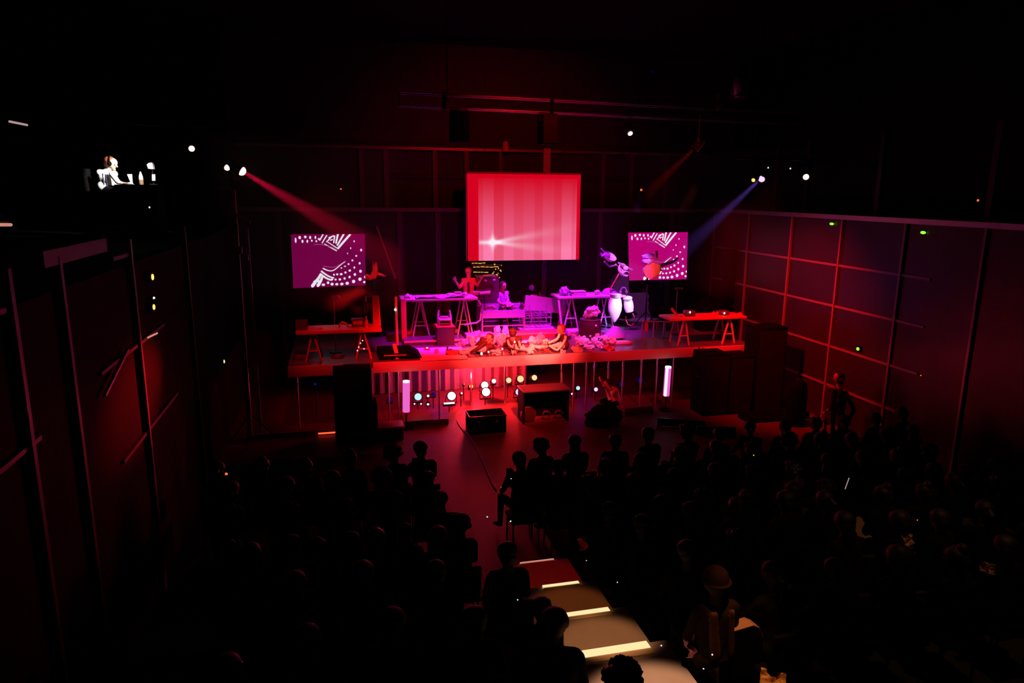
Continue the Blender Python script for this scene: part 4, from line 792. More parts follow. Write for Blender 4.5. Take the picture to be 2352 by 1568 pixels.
p = at(935, 815, 15.8); t = thing('stage_box', 'flat dark box on the left front corner of the stage', 'box', (p.x-0.1, 15.9, ZS)); MB().plate([(-0.55, 0), (0.42, 0), (0.18, 0.13), (-0.55, 0.13)], -0.5, 0.9).build('case', 'black_paint', t, smooth=False); MB().box((-0.2, -0.505, 0.1), (0.5, 0.01, 0.02)).build('trim_strip', 'red_prop', t)
def rod(p0, p1, Y, Y1, label, r=0.018, m='red_prop', name='rod'):
    a, c = at(*p0, Y), at(*p1, Y1); t = thing(name, label, 'rod', c); MB().cyl((0, 0, 0), a-c, r, n=10).build('shaft', m, t); MB().ball((0, 0, 0), r*1.6).build('tip', m, t); return t
rod((865, 518), (907, 637), 18.6, 18.3, 'long thin red rod leaning right of the left screen', 0.02); rod((1427, 618), (1402, 664), 17.9, 17.9, 'thin red rod rising from the violet table to the folded arm')
# objects on the low left table
def onz(px, py, z): return atz(px, py, z)
p = onz(790, 756, T1Z); t = thing('gooseneck_lamp', 'bent gooseneck lamp arching over the low left table', 'lamp', (p.x, 15.75, T1Z)); o = t.location
MB().tube([at(x, y, 15.75)-o for x, y in ((778, 752), (781, 744), (787, 739), (793, 742), (799, 749), (806, 751))], [0.02, 0.022, 0.026, 0.024, 0.02, 0.016]).build('arm', 'red_prop', t); MB().box(at(778, 756, 15.75)-o+Vector((0, 0, -0.0)), (0.1, 0.1, 0.05)).build('base', 'red_prop', t)
p = at(822, 746, 15.85); t = thing('control_box', 'dark red boxy device on the low left table', 'device', (p.x, 15.9, T1Z)); MB().box((0, 0, 0.09), (0.28, 0.2, 0.18), bevel=0.01).build('case', 'dark_prop', t); MB().box((0, -0.103, 0.1), (0.2, 0.006, 0.08)).build('front_panel', 'red_prop', t)
p = at(842, 745, 15.7); t = thing('bottle', 'red bottle between the boxy device and the tall panel', 'bottle', (p.x, 15.72, T1Z)); MB().lathe([(0.035, 0), (0.04, 0.02), (0.04, 0.14), (0.015, 0.19), (0.015, 0.23)], n=16).build('body', 'red_prop', t); MB().cyl((0, 0, 0.23), (0, 0, 0.25), 0.018).build('cap', 'pale_plastic', t)
crumple(730, 757, 15.75, (0.11, 0.06, 0.03), 'red_prop', 'small heap of red-lit bits on the low left table', 31, 0.5, 'tool_heap', 'heap'); crumple(738, 756, 15.7, (0.03, 0.03, 0.045), 'red_prop', 'small cup on the low left table', 33, 0.1, 'cup', 'cup')
p = onz(690, 768, T1Z); t = thing('laptop', 'open laptop at the left end of the low table', 'laptop', (p.x, 15.75, T1Z)); MB().box((0, 0, 0.012), (0.26, 0.2, 0.02), bevel=0.004).build('base', 'dark_prop', t); MB().box((0, 0.11, 0.11), (0.26, 0.012, 0.19), euler(-0.2, 0, 0)).build('lid', 'dark_prop', t)
t = thing('string_light', 'string of tiny lights hanging under the right of the low table', 'lights', at(840, 770, 15.6)); o = t.location; pts = [at(x, y, 15.6)-o for x, y in ((829, 765), (826, 778), (833, 782), (828, 788), (824, 797), (821, 806))]; MB().tube(pts, 0.006).build('wire', 'black_metal', t)
for x, y in ((833, 782), (828, 788), (824, 797), (821, 805), (836, 801)): MB().ball(at(x, y, 15.58)-o, 0.014, n=8).build('bulb', 'tube_white', t)
for x, l in ((690, 'left'), (775, 'right')): crumple(x, 822, 15.9, (0.16, 0.12, 0.10), 'dark_prop', 'dark bag on the floor under the %s part of the low table' % l, x, 0.3, 'bag', 'bag')
# objects on the right table
for px, py, l in ((1585, 720, 'left'), (1664, 722, 'right')):
    p = at(px, py, 15.65); t = thing('device_box', '%s rounded red device with a white lamp on the right table' % l, 'device', (p.x, 15.7, T5Z)); h = max(0.08, at(px, 713, 15.65).z-T5Z)
    MB().box((0, 0, h/2), (0.27 if l == 'left' else 0.24, 0.2, h), bevel=0.03).build('case', 'dark_prop', t); MB().ball(at(px, py-3, 15.55)-t.location, (0.022, 0.02, 0.03)).build('lamp', 'tube_white', t)
p0 = at(1550, 715, 15.6); t = thing('music_stand', 'small tilted stand at the left end of the right table', 'stand', (p0.x, 15.62, T5Z)); MB().box((0, 0, 0.12), (0.06, 0.03, 0.26), euler(0, -0.7, 0)).build('plate', 'red_prop', t); MB().bar((-0.07, 0, 0), (0.06, 0, 0), 0.03).build('foot', 'pale_plastic', t)
for k, (px, py, w_) in enumerate(((1568, 728, 0.1), (1618, 727, 0.16), (1640, 724, 0.03), (1648, 723, 0.03), (1700, 728, 0.09))):
    p = at(px, py, 15.6); t = thing(('pedal', 'pedal', 'jar', 'jar', 'pedal')[k], ('small pedal left of the left device on the right table', 'low flat pedal between the two devices on the right table', 'left of two thin jars on the right table', 'right of two thin jars on the right table', 'small box at the right end of the right table')[k], ('pedal', 'pedal', 'jar', 'jar', 'box')[k], (p.x, 15.62, T5Z))
    if k in (2, 3): MB().lathe([(0.03, 0), (0.034, 0.02), (0.034, 0.08), (0.025, 0.10)], n=14).build('body', 'red_prop', t); MB().cyl((0, 0, 0.10), (0, 0, 0.12), 0.028).build('lid', 'dark_prop', t)
    else: MB().box((0, 0, 0.025), (w_, 0.1, 0.05), bevel=0.008).build('case', 'red_prop', t); MB().cyl((0, -0.02, 0.05), (0, -0.02, 0.065), 0.015).build('knob', 'pale_plastic', t)
# objects on the violet table
YV = 18.0
crumple(1296, 668, YV, (0.14, 0.10, 0.11), 'purple_cloth', 'violet lump with a dark hollow at the left end of the violet table', 41, 0.45, 'bundle', 'bundle')
p = at(1327, 675, 17.95); t = thing('paper_box', 'stack of white cyan-lit boxes on the violet table', 'box', (p.x, 17.95, T4Z))
for k, (w_, h, dx) in enumerate(((0.40, 0.05, 0.0), (0.36, 0.04, 0.02), (0.42, 0.035, -0.01))): MB().box((dx, 0, 0.025+k*0.046), (w_, 0.24, h-0.006), bevel=0.004).build('box', 'bag_paper', t)
crumple(1371, 670, YV, (0.09, 0.06, 0.05), 'white_cloth', 'small white lump in the middle of the violet table', 43)
p = at(1402, 672, 18.05); t = thing('dome', 'dark violet dome on the violet table', 'dome', (p.x, 18.1, T4Z)); MB().lathe([(0.22, 0), (0.21, 0.06), (0.15, 0.13), (0.06, 0.165), (0.001, 0.17)], n=28).build('shell', 'purple_cloth', t); MB().ball((0, 0, 0.18), 0.02).build('knob', 'dark_prop', t)
p = at(1432, 672, 17.95); t = thing('headphones', 'violet arched headphones at the right end of the violet table', 'headphones', (p.x, 17.95, T4Z)); MB().tube([(0.10*math.cos(a)*0.9, 0, 0.07+0.12*math.sin(a)) for a in [PI*k/12 for k in range(13)]], 0.02).build('band', 'purple_cloth', t)
for x in (-0.09, 0.09): MB().lathe([(0.05, -0.02), (0.055, 0), (0.05, 0.02)], origin=(x, 0, 0.055), axis=(1, 0, 0), n=16).build('ear_cup', 'pale_plastic', t)
def bag(pxs, Y, label, prof, top, lean=0.0):
    p = at(*pxs, Y); t = thing('hanging_bag', label, 'bag', p); t.rotation_euler.y = lean
    b = MB().lathe(prof, n=24)
    for v in b.bm.verts: v.co.y *= 0.7
    b.build('bag', 'bag_paper', t); MB().lathe(top, n=20).build('neck', 'white_cloth', t); return t
bag((1411, 740), 17.55, 'larger glowing white bag hanging from the end of the violet table', [(0.012, 0), (0.05, 0.04), (0.13, 0.16), (0.185, 0.32), (0.195, 0.46), (0.17, 0.60), (0.13, 0.70)], [(0.13, 0.69), (0.145, 0.73), (0.16, 0.77), (0.12, 0.78)])
t = bag((1446, 718), 17.55, 'smaller pale bag with a red loop, right of the larger white bag', [(0.05, 0.0), (0.11, 0.03), (0.135, 0.15), (0.13, 0.27), (0.11, 0.37)], [(0.11, 0.36), (0.13, 0.41), (0.10, 0.44), (0.03, 0.47)], -0.18)
o = t.matrix_basis.inverted_safe() if False else None
q = Matrix.Rotation(-0.18, 4, 'Y').inverted(); MB().tube([q @ (at(x, y, 17.5)-t.location) for x, y in ((1453, 719), (1457, 728), (1456, 742), (1450, 748), (1442, 745), (1438, 735), (1437, 727))], 0.014).build('loop', 'red_prop', t)
# dark barrel with a crumpled cloth, cymbal-like lid, cloths at the right
p = at(1360, 782, 16.6); t = thing('barrel', 'dark red barrel drum on the stage right of centre', 'barrel', (p.x, 16.8, ZS)); MB().lathe([(0.22, 0), (0.27, 0.06), (0.30, 0.24), (0.28, 0.42), (0.25, 0.48)], n=30).build('body', 'jacket_red', t)
MB().lathe([(0.25, 0.475), (0.262, 0.48), (0.262, 0.50), (0.0, 0.505)], n=30).build('lid', 'dark_prop', t)
for x, y, r in ((1369, 748, .03), (1356, 772, .03), (1381, 736, .02)): MB().ball(at(x, y, 16.5)-t.location, r).build('stud', 'pale_plastic', t)
MB().box(at(1372, 770, 16.5)-t.location, (0.12, 0.05, 0.1), bevel=0.02).build('label_plate', 'drum_skin', t)
crumple(1361, 716, 16.8, (0.19, 0.15, 0.14), 'white_cloth', 'large crumpled pink bag on top of the dark barrel', 51, 0.45, 'paper_bag', 'bag')
crumple(1345, 722, 16.75, (0.05, 0.04, 0.09), 'white_cloth', 'twisted pink corner of paper beside the crumpled bag', 52, 0.5)
p = at(1413, 766, 16.5); t = thing('low_lamp', 'wide violet shade on a thin stem right of the barrel', 'lamp', (p.x, 16.5, ZS)); zz = at(1413, 765, 16.5).z-ZS
MB().lathe([(0.28, zz-0.08), (0.25, zz), (0.14, zz+0.10), (0.10, zz+0.16), (0.02, zz+0.18)], n=26).build('shade', 'purple_cloth', t); MB().cyl((0.08, 0, 0.02), (0.05, 0, zz), 0.012).build('stem', 'pale_plastic', t); MB().cyl((0.08, 0, 0), (0.08, 0, 0.02), 0.12).build('base', 'dark_prop', t)
p = at(1424, 793, 15.9); t = thing('keyboard', 'narrow pink keyboard slab on the stage floor below the violet shade', 'keyboard', (p.x, 15.95, ZS)); MB().box((0, 0, 0.04), (0.5, 0.2, 0.07), bevel=0.01).build('case', 'pale_plastic', t); MB().box((0.3, 0.0, 0.03), (0.09, 0.1, 0.06), bevel=0.01).build('end_block', 'red_prop', t)
for k, (px, py, Y, r, m, l) in enumerate(((1340, 785, 15.9, (0.16, 0.12, 0.10), 'white_cloth', 'pink cloth spread left of the pale horn shapes'), (1352, 800, 15.6, (0.13, 0.1, 0.05), 'white_cloth', 'pale flat cloth near the stage edge below the barrel'), (1375, 792, 15.7, (0.10, 0.08, 0.09), 'pale_plastic', 'pale lump right of the flat cloth'), (1404, 783, 15.9, (0.12, 0.09, 0.11), 'drum_skin', 'rounded peach lump left of the pink keyboard'), (1390, 775, 16.1, (0.08, 0.07, 0.07), 'white_cloth', 'small pink rag above the peach lump'), (1385, 803, 15.5, (0.09, 0.06, 0.04), 'white_cloth', 'small pale scrap at the stage edge'),
        (1128, 755, 16.6, (0.12, 0.10, 0.09), 'white_cloth', 'pale scrap heap left of the white crumples'), (1142, 742, 17.4, (0.10, 0.08, 0.08), 'bag_paper', 'brightest white crumple in the stage centre'), (1160, 738, 17.5, (0.09, 0.08, 0.11), 'white_cloth', 'upright pink crumple in the stage centre'), (1172, 744, 16.8, (0.09, 0.07, 0.06), 'bag_paper', 'right of the white crumples in the stage centre'), (1150, 752, 16.7, (0.14, 0.09, 0.05), 'white_cloth', 'flat pink scrap below the white crumples'), (1178, 762, 16.5, (0.12, 0.09, 0.08), 'white_cloth', 'pink scrap behind the seated middle performer'), (1155, 770, 16.3, (0.15, 0.1, 0.08), 'pale_plastic', 'magenta heap behind the seated middle performer'),
        (1222, 778, 16.3, (0.10, 0.07, 0.06), 'white_cloth', 'white scrap between the two striped performers'), (1242, 772, 16.4, (0.11, 0.08, 0.08), 'drum_skin', 'pink crumple left of the performer with yellow piping'), (1255, 785, 16.0, (0.10, 0.07, 0.07), 'white_cloth', 'pale rag at the knees of the performer with yellow piping'), (1225, 800, 15.6, (0.12, 0.08, 0.09), 'white_cloth', 'upright pink rag at the stage edge, centre'), (1085, 770, 16.4, (0.06, 0.05, 0.12), 'pale_plastic', 'pink upright scrap beside the crate'), (1003, 806, 15.8, (0.05, 0.04, 0.05), 'drum_skin', 'small peach scrap on the pink stage floor at left'), (1040, 812, 15.6, (0.14, 0.1, 0.07), 'red_prop', 'red cloth heap at the stage edge left of the lying performer'), (1095, 745, 17.0, (0.12, 0.1, 0.07), 'purple_cloth', 'violet cloth right of the high pink table'))):
    crumple(px, py, Y, r, m, l, 60+k*3, 0.5, rest=ZS)
for k, (x0, y0, x1, y1, Y, l) in enumerate(((1083, 793, 1126, 772, 15.9, 'pale stick slanting over the lying performer'), (1110, 738, 1136, 728, 18.4, 'violet stick slanting left of the white crumples'), (1315, 768, 1350, 790, 16.0, 'pale stick lying right of the striped performer'))):
    a, c = at(x0, y0, Y), at(x1, y1, Y); t = thing('stick', l, 'stick', a); MB().cyl((0, 0, 0), c-a, 0.014).build('shaft', 'trestle', t); MB().ball(c-a, 0.03).build('tip', 'white_cloth', t)
for k, (px, py, w_, m, l) in enumerate(((1100, 762, 0.7, 'purple_cloth', 'long violet low box at the left of the centre clutter'), (1235, 767, 1.3, 'red_prop', 'long red-lit low box below the wire trolley'), (1340, 768, 0.9, 'pale_plastic', 'pale pink low box behind the barrel'))):
    p = at(px, py, 17.2); t = thing('low_box', l, 'box', (p.x, 17.2, ZS)); MB().box((0, 0, 0.08), (w_, 0.3, 0.16), bevel=0.01).build('case', m, t); MB().box((0, -0.155, 0.12), (w_*0.95, 0.012, 0.03)).build('edge_strip', 'pale_plastic', t)
p = atz(1000, 812, ZS); t = thing('floor_mat', 'pale mat with a sharp left edge on the front left of the stage floor', 'mat', (0, 0, ZS)); q = [atz(*c, ZS) for c in ((953, 800), (967, 829), (1075, 824), (1060, 797))]; b = MB(); va = [b.bm.verts.new((c.x, c.y, 0.012)) for c in q]; vb = [b.bm.verts.new((c.x, c.y, 0.001)) for c in q]; b.bm.faces.new(va); b.bm.faces.new(vb[::-1]); [b.bm.faces.new((va[k], va[(k+1) % 4], vb[(k+1) % 4], vb[k])) for k in range(4)]; b.build('mat', 'white_cloth', t, smooth=False)
rr = random.Random(21); mm = ('white_cloth', 'pale_plastic', 'dark_prop', 'bag_paper', 'red_prop', 'jacket_red', 'purple_cloth')
for row, (ya, yb, Y, xa, xb, n, nm) in enumerate(((700, 704, 18.0, 1112, 1196, 6, 'high back row, on the upper violet rack'), (782, 790, 16.0, 1060, 1250, 10, 'row just behind the seated performers'), (806, 811, 15.4, 1030, 1400, 11, 'row along the stage edge'), (772, 780, 16.4, 1310, 1420, 5, 'row before the dark barrel'), (757, 772, 17.3, 945, 1080, 6, 'row under the high pink table'))):
    for k in range(n):
        px = xa+(xb-xa)*k/(n-1)+rr.uniform(-4, 4); py = rr.uniform(ya, yb); s = rr.uniform(0.05, 0.11); q = at(px, py, Y)
        Yd = atz(px, py, ZS+0.05).y if row else Y; Yd = min(max(Yd, 15.3), 18.6)
        nm_ = '%s scrap from the left in the %s' % (ORDN[k], nm)
        if k % 2: t = crumple(px, py, Yd, (s*rr.uniform(0.5, 2.0), s, s*rr.uniform(0.4, 1.1)), mm[rr.randrange(7)], nm_, 200+row*20+k, 0.95, 'scrap', 'scrap')
        else:
            q = at(px, py, Yd); t = thing('scrap', nm_, 'scrap', q if not row else (q.x, q.y, ZS+0.07)); MB().sheet((0, 0, 0), s*rr.uniform(2, 4.5), s*rr.uniform(1.2, 2.2), row*20+k, s*1.6, 10, euler(rr.uniform(0.1, 1.2), rr.uniform(-.6, .6), rr.uniform(-1, 1))).build('sheet', mm[rr.randrange(7)], t)
        t['group'] = 'scraps strewn over the stage'
for k, (y0, x0_, x1_, Y, l) in enumerate(((706, 1106, 1200, 18.0, 'upper violet rail rack between the pink table and the trolley'), (722, 1108, 1205, 17.6, 'lower violet rail rack between the pink table and the trolley'))):
    a, c = at(x0_, y0, Y), at(x1_, y0-2, Y); t = thing('rail_rack', l, 'rack', ((a.x+c.x)/2, Y, ZS)); o = t.location
    MB().bar(a-o, c-o, 0.05, 0.2).build('top_bar', 'purple_cloth', t)
    for q in (a, c): MB().bar((q.x-o.x, 0, 0), (q.x-o.x, 0, q.z-ZS), 0.03).build('leg', 'rack_metal', t)
    MB().bar((a.x-o.x, 0, (a.z-ZS)*0.45), (c.x-o.x, 0, (c.z-ZS)*0.45), 0.025).build('lower_bar', 'rack_metal', t)
# flowers and violet ball at the back
p = at(1225, 684, 18.7); t = thing('flower_vase', 'red flowers in a slim vase behind the bench', 'flowers', (p.x, 18.7, ZS)); zz = p.z-ZS; MB().lathe([(0.05, 0), (0.06, 0.3), (0.03, zz-0.1), (0.04, zz-0.06)], n=16).build('vase', 'pale_plastic', t); MB().blob((-0.03, 0, zz+0.02), 0.07, 3, 0.5, 2.5).build('flower_head', 'white_cloth', t); MB().blob((0.07, 0, zz+0.03), 0.055, 5, 0.5, 2.5).build('flower_head', 'red_prop', t)
p = at(1222, 661, 18.7); t = thing('balloon', 'small violet ball on a thin stick behind the bench', 'ball', (p.x, 18.75, ZS)); MB().ball((0, 0, p.z-ZS), (0.075, 0.075, 0.085), n=16).build('ball', 'purple_cloth', t); MB().cyl((0, 0, 0), (0, 0, p.z-ZS-0.06), 0.008).build('stick', 'black_metal', t)
p = at(1247, 688, 18.6); t = thing('violet_cone', 'slim violet cone behind the bench', 'cone', (p.x, 18.9, ZS)); MB().lathe([(0.09, 0), (0.07, p.z-ZS), (0.005, p.z-ZS+0.2)], n=16).build('cone', 'purple_cloth', t); MB().cyl((0, 0, 0), (0, 0, 0.02), 0.13).build('base', 'dark_prop', t)
# folded lamp arm left of the right screen
t = thing('articulated_lamp', 'violet folded lamp arm with two bowl shades left of the right screen', 'lamp', at(1402, 664, 17.9)); t.location.z = T4Z+0.0; o = t.location
def L(x, y, Y=17.9): return at(x, y, Y)-o
MB().tube([L(1402, 664), L(1427, 620), L(1415, 607)], 0.016).build('pole', 'red_prop', t)
MB().tube([L(1415, 607), L(1400, 612), L(1388, 600)], 0.03).build('lower_arm', 'purple_cloth', t); MB().tube([L(1420, 603), L(1434, 612), L(1452, 620)], 0.03).build('joint_arm', 'rack_metal', t)
MB().lathe([(0.03, -0.10), (0.14, -0.06), (0.19, 0.02), (0.195, 0.035), (0.17, 0.03), (0.10, -0.03)], origin=L(1400, 590), axis=(0.25, -0.5, 0.75), n=24).build('shade', 'pale_plastic', t)
MB().lathe([(0.05, -0.12), (0.15, -0.08), (0.20, 0.01), (0.2, 0.03), (0.16, 0.02), (0.10, -0.05)], origin=L(1432, 620), axis=(0.5, -0.7, 0.45), n=24).build('shade', 'white_cloth', t)
MB().ball(L(1438, 616, 17.75), (0.08, 0.06, 0.07)).build('bulb', 'bag_paper', t)
for x0, y0, x1, y1 in ((1380, 570, 1388, 578), (1382, 590, 1380, 580)): MB().bar(L(x0, y0), L(x1, y1), 0.03).build('spring', 'purple_cloth', t)
MB().blob(L(1392, 586), (0.12, 0.08, 0.07), 4, 0.4).build('counterweight', 'purple_cloth', t)
# round drum before the right screen, on a tall stand
p = at(1497, 622, 17.9); t = thing('drum', 'round orange-skinned drum on a tall stand before the right screen', 'drum', (p.x, 18.05, ZS)); o = t.location; c = p-o
ax_ = (-0.15, -0.95, 0.1)
MB().lathe([(0.215, -0.16), (0.22, 0.0), (0.205, 0.01)], origin=c, axis=ax_, n=32).build('shell', 'pale_plastic', t); MB().lathe([(0.001, 0.0), (0.19, 0.0), (0.19, 0.014), (0.001, 0.016)], origin=c, axis=ax_, n=32).build('skin', 'drum_skin', t); MB().lathe([(0.19, -0.005), (0.228, -0.005), (0.228, 0.025), (0.19, 0.025)], origin=c, axis=ax_, n=32).build('rim', 'red_prop', t)
b = MB(); rb = at(1490, 588, 17.95)-o; b.blob(rb, (0.17, 0.10, 0.07), 6, 0.35); b.blob(at(1487, 600, 17.95)-o, (0.15, 0.1, 0.08), 8, 0.35); b.build('cloth_top', 'purple_cloth', t)
MB().bar(at(1509, 600, 17.9)-o, at(1508, 575, 17.9)-o, 0.05).build('upright_peg', 'rack_metal', t); MB().cyl((c.x, 0.1, 0.05), (c.x, 0.1, c.z-0.15), 0.02).build('pole', 'black_metal', t)
for k in range(3): MB().bar((c.x, 0.1, 0.4), (c.x+0.35*math.cos(k*2.1), 0.1+0.35*math.sin(k*2.1), 0.0), 0.02).build('leg', 'black_metal', t)
for pts in (((1512, 612), (1530, 606), (1548, 600), (1558, 592)), ((1505, 606), (1515, 615), (1518, 622))): MB().tube([at(x, y, 17.95)-o for x, y in pts], [0.05, 0.05, 0.04, 0.025][:len(pts)]).build('strap', 'purple_cloth', t)
# red crane-like figure left
t = thing('puppet', 'red long-beaked bird-like figure right of the left screen, on a tall stand', 'figure', at(862, 640, 18.2)); t.location.z = ZS; o = t.location
def K(x, y, Y=18.2): return at(x, y, Y)-o
MB().tube([K(840, 632), K(850, 638), K(858, 634), K(862, 622), K(863, 610), K(864, 602)], [0.05, 0.07, 0.09, 0.07, 0.04, 0.02]).build('body', 'red_prop', t); MB().tube([K(862, 628), K(872, 630), K(880, 634), K(888, 633)], [0.05, 0.045, 0.035, 0.012]).build('beak', 'red_prop', t)
MB().tube([K(842, 640), K(850, 641), K(855, 637)], [0.02, 0.04, 0.02]).build('wing', 'pale_plastic', t); MB().ball(K(876, 631, 18.12), (0.06, 0.03, 0.025)).build('painted_highlight', 'white_cloth', t); MB().tube([K(858, 620), K(857, 600, 18.25)], [0.03, 0.012]).build('crest', 'red_prop', t)  # white blob on the beak is a painted highlight
MB().cyl((0, 0, 0.02), K(860, 640), 0.02).build('pole', 'black_metal', t); MB().cyl((0, 0, 0), (0, 0, 0.03), 0.25).build('base', 'black_metal', t)
# coat racks, microphone stands, speakers at the sides
p = at(1476, 782, 16.4); t = thing('rail_rack', 'thin pink-lit frame with three posts left of the right table', 'rack', at(1505, 780, 16.4)); t.location.z = ZS; o = t.location
for px in (1476, 1502, 1526): q = at(px, 738, 16.4)-o; MB().bar((q.x, 0, 0), q, 0.028).build('post', 'rack_metal', t); MB().bar((q.x-0.03, 0, 0.01), (q.x+0.12, 0, 0.01), 0.02).build('foot', 'rack_metal', t)
a, c = at(1476, 738, 16.4)-o, at(1541, 739, 16.4)-o; MB().bar(a, c, 0.03).build('top_bar', 'rack_metal', t)
for px, w_, h_, m in ((1486, 0.09, 0.28, 'red_prop'), (1512, 0.07, 0.2, 'red_prop'), (1536, 0.13, 0.24, 'jacket_red')): q = at(px, 739, 16.4)-o; MB().box((q.x, 0.02, q.z-h_/2), (w_, 0.03, h_), bevel=0.01).build('hanging_cloth', m, t)
def mic_stand(px, pyt, pyb, Y, label):
    a = at(px, pyt, Y); t = thing('microphone_stand', label, 'stand', (a.x, Y, ZS)); o = t.location; MB().cyl((0, 0, 0.02), (0, 0, a.z-ZS), 0.012).build('pole', 'rail_metal', t); MB().box((0.03, -0.02, a.z-ZS+0.02), (0.2, 0.06, 0.05), bevel=0.015).build('microphone', 'dark_prop', t); MB().ball((0.12, -0.03, a.z-ZS+0.02), 0.03).build('grille_ball', 'rail_metal', t); MB().cyl((0, 0, 0), (0, 0, 0.025), 0.14).build('base', 'black_metal', t)
mic_stand(766, 683, 770, 16.4, 'dark microphone stand behind the low left table'); mic_stand(1556, 664, 730, 16.8, 'dark microphone stand behind the right table')
p = at(840, 685, 16.5); t = thing('floor_tube', 'short pale vertical tube behind the low left table', 'tube', (p.x, 16.5, ZS)); MB().cyl((0, 0, p.z-ZS-0.08), (0, 0, p.z-ZS+0.06), 0.018).build('tube', 'piping', t); MB().cyl((0, 0, 0), (0, 0, p.z-ZS-0.08), 0.012).build('pole', 'black_metal', t)
def cab(name, label, x0, x1, y, d, z0, z1, m='black_paint', cat='speaker'):
    t = thing(name, label, cat, ((x0+x1)/2, y+d/2, z0)); w_, h = x1-x0, z1-z0
    co = MB().box((0, 0, h/2), (w_, d, h), bevel=0.015).build('cabinet', m, t); MB().box((0, -d/2-0.006, h/2), (w_*0.92, 0.012, h*0.92)).build('grille', 'grille', co)
    for s in (-1, 1): MB().box((s*(w_/2+0.003), 0, h*0.6), (0.012, 0.16, 0.05)).build('handle', 'black_metal', co)
    return t
x0, x1 = at(767, 920, 14.55).x, at(857, 920, 14.55).x
cab('subwoofer', 'lower black subwoofer of the stack left of the stage', x0, x1+0.08, 14.4, 0.6, 0.0, 0.78); cab('subwoofer', 'upper black subwoofer of the stack left of the stage', x0, x1-0.02, 14.45, 0.6, 0.782, 1.52)
x0, x1 = at(1612, 870, 14.55).x, at(1723, 870, 14.55).x; xm = (x0+x1)/2
cab('subwoofer', 'left of two black subwoofers right of the stage', x0, xm-0.005, 14.4, 0.65, 0.0, 1.50); cab('subwoofer', 'right of two black subwoofers right of the stage', xm+0.005, x1, 14.4, 0.65, 0.0, 1.42)
x2 = at(1793, 850, 14.5).x; cab('speaker_column', 'tall black speaker beside the right subwoofers, near the wall', x1+0.02, x2, 14.35, 0.6, 0.0, at(1760, 752, 14.4).z)
p = at(1834, 890, 13.4); t = thing('speaker', 'narrow rounded black speaker on the floor by the right wall', 'speaker', (p.x, 13.4, 0)); MB().lathe([(0.20, 0), (0.21, 0.1), (0.20, 0.85), (0.17, 1.0), (0.10, 1.06)], n=20).build('body', 'black_paint', t); MB().cyl((0, 0, 1.06), (0, 0, 1.09), 0.08).build('cap', 'black_metal', t)
p = at(1770, 942, 14.0); t = thing('wedge_monitor', 'long flat black monitor before the right subwoofers', 'speaker', (p.x, 13.95, 0)); MB().plate([(-0.75, 0), (0.85, 0), (0.85, 0.16), (-0.70, 0.12)], -0.25, 0.5).build('cabinet', 'black_paint', t, smooth=False); MB().box((0.05, -0.256, 0.08), (1.3, 0.012, 0.08)).build('grille', 'grille', t)
p = at(1662, 690, 18.2); t = thing('speaker_column', 'slim black speaker on a pole behind the right table', 'speaker', (p.x, 18.0, ZS)); z0_, z1_ = at(1662, 692, 18.0).z-ZS, at(1662, 572, 18.0).z-ZS; MB().box((0, 0, (z0_+z1_)/2), (0.28, 0.28, z1_-z0_), bevel=0.02).build('cabinet', 'black_paint', t); MB().cyl((0, 0, 0.02), (0, 0, z0_), 0.02).build('pole', 'black_metal', t); MB().cyl((0, 0, 0), (0, 0, 0.03), 0.25).build('base', 'black_metal', t)
p = at(1640, 700, 17.2); t = thing('equipment_cover', 'black covered equipment heap behind the right table', 'equipment', (p.x, 17.2, ZS)); MB().blob((0, 0, 0.45), (0.55, 0.3, 0.52), 9, 0.25, 1.5, 4).build('cover', 'black_cloth', t); MB().box((0, 0, 0.06), (0.9, 0.4, 0.12)).build('base', 'black_paint', t)
p = at(1605, 950, 14.95); t = thing('pole', 'rough reddish pole at the right front corner of the stage', 'pole', (p.x, 14.95, 0)); MB().cyl((0, 0, 0), (0, 0, at(1606, 800, 14.95).z), 0.035, n=12).build('shaft', 'dark_prop', t); MB().cyl((0, 0, 0), (0, 0, 0.04), 0.12).build('foot', 'black_metal', t)
# ---------------------------------------------------------------- in front of and under the stage
p = at(1121, 998, 14.2); t = thing('flight_case', 'dark box on the floor before the red glow, centre', 'case', (atz(1121, 996, 0).x, atz(1121, 996, 0).y+0.25, 0)); o = t.location
w_ = atz(1165, 996, 0).x-atz(1078, 998, 0).x; h_ = at(1121, 955, o.y-0.25).z
MB().box((0, 0, h_/2), (w_, 0.5, h_), bevel=0.012).build('case', 'black_paint', t); MB().box((0, 0, h_-0.01), (w_+0.01, 0.51, 0.02)).build('lid', 'black_metal', t)
for s in (-1, 1): MB().cyl((s*0.2, -0.255, h_*0.7), (s*0.2, -0.262, h_*0.7), 0.03).build('latch', 'rail_metal', t)
x0, x1 = at(1195, 890, 15.0).x, at(1301, 886, 15.0).x; zt = at(1250, 888, 15.0).z; t = thing('desk', 'dark desk with a red-lit top before the stage', 'desk', ((x0+x1)/2, 15.0, 0)); w_ = x1-x0
MB().box((0, 0.0, zt-0.02), (w_, 0.55, 0.04), bevel=0.006).build('top', 'dark_prop', t); MB().box((0, 0.22, zt/2), (w_*0.96, 0.03, zt-0.05)).build('back_panel', 'black_paint', t)
for s in (-1, 1): MB().box((s*(w_/2-0.03), 0, zt/2-0.02), (0.04, 0.5, zt-0.04)).build('side_panel', 'black_paint', t)
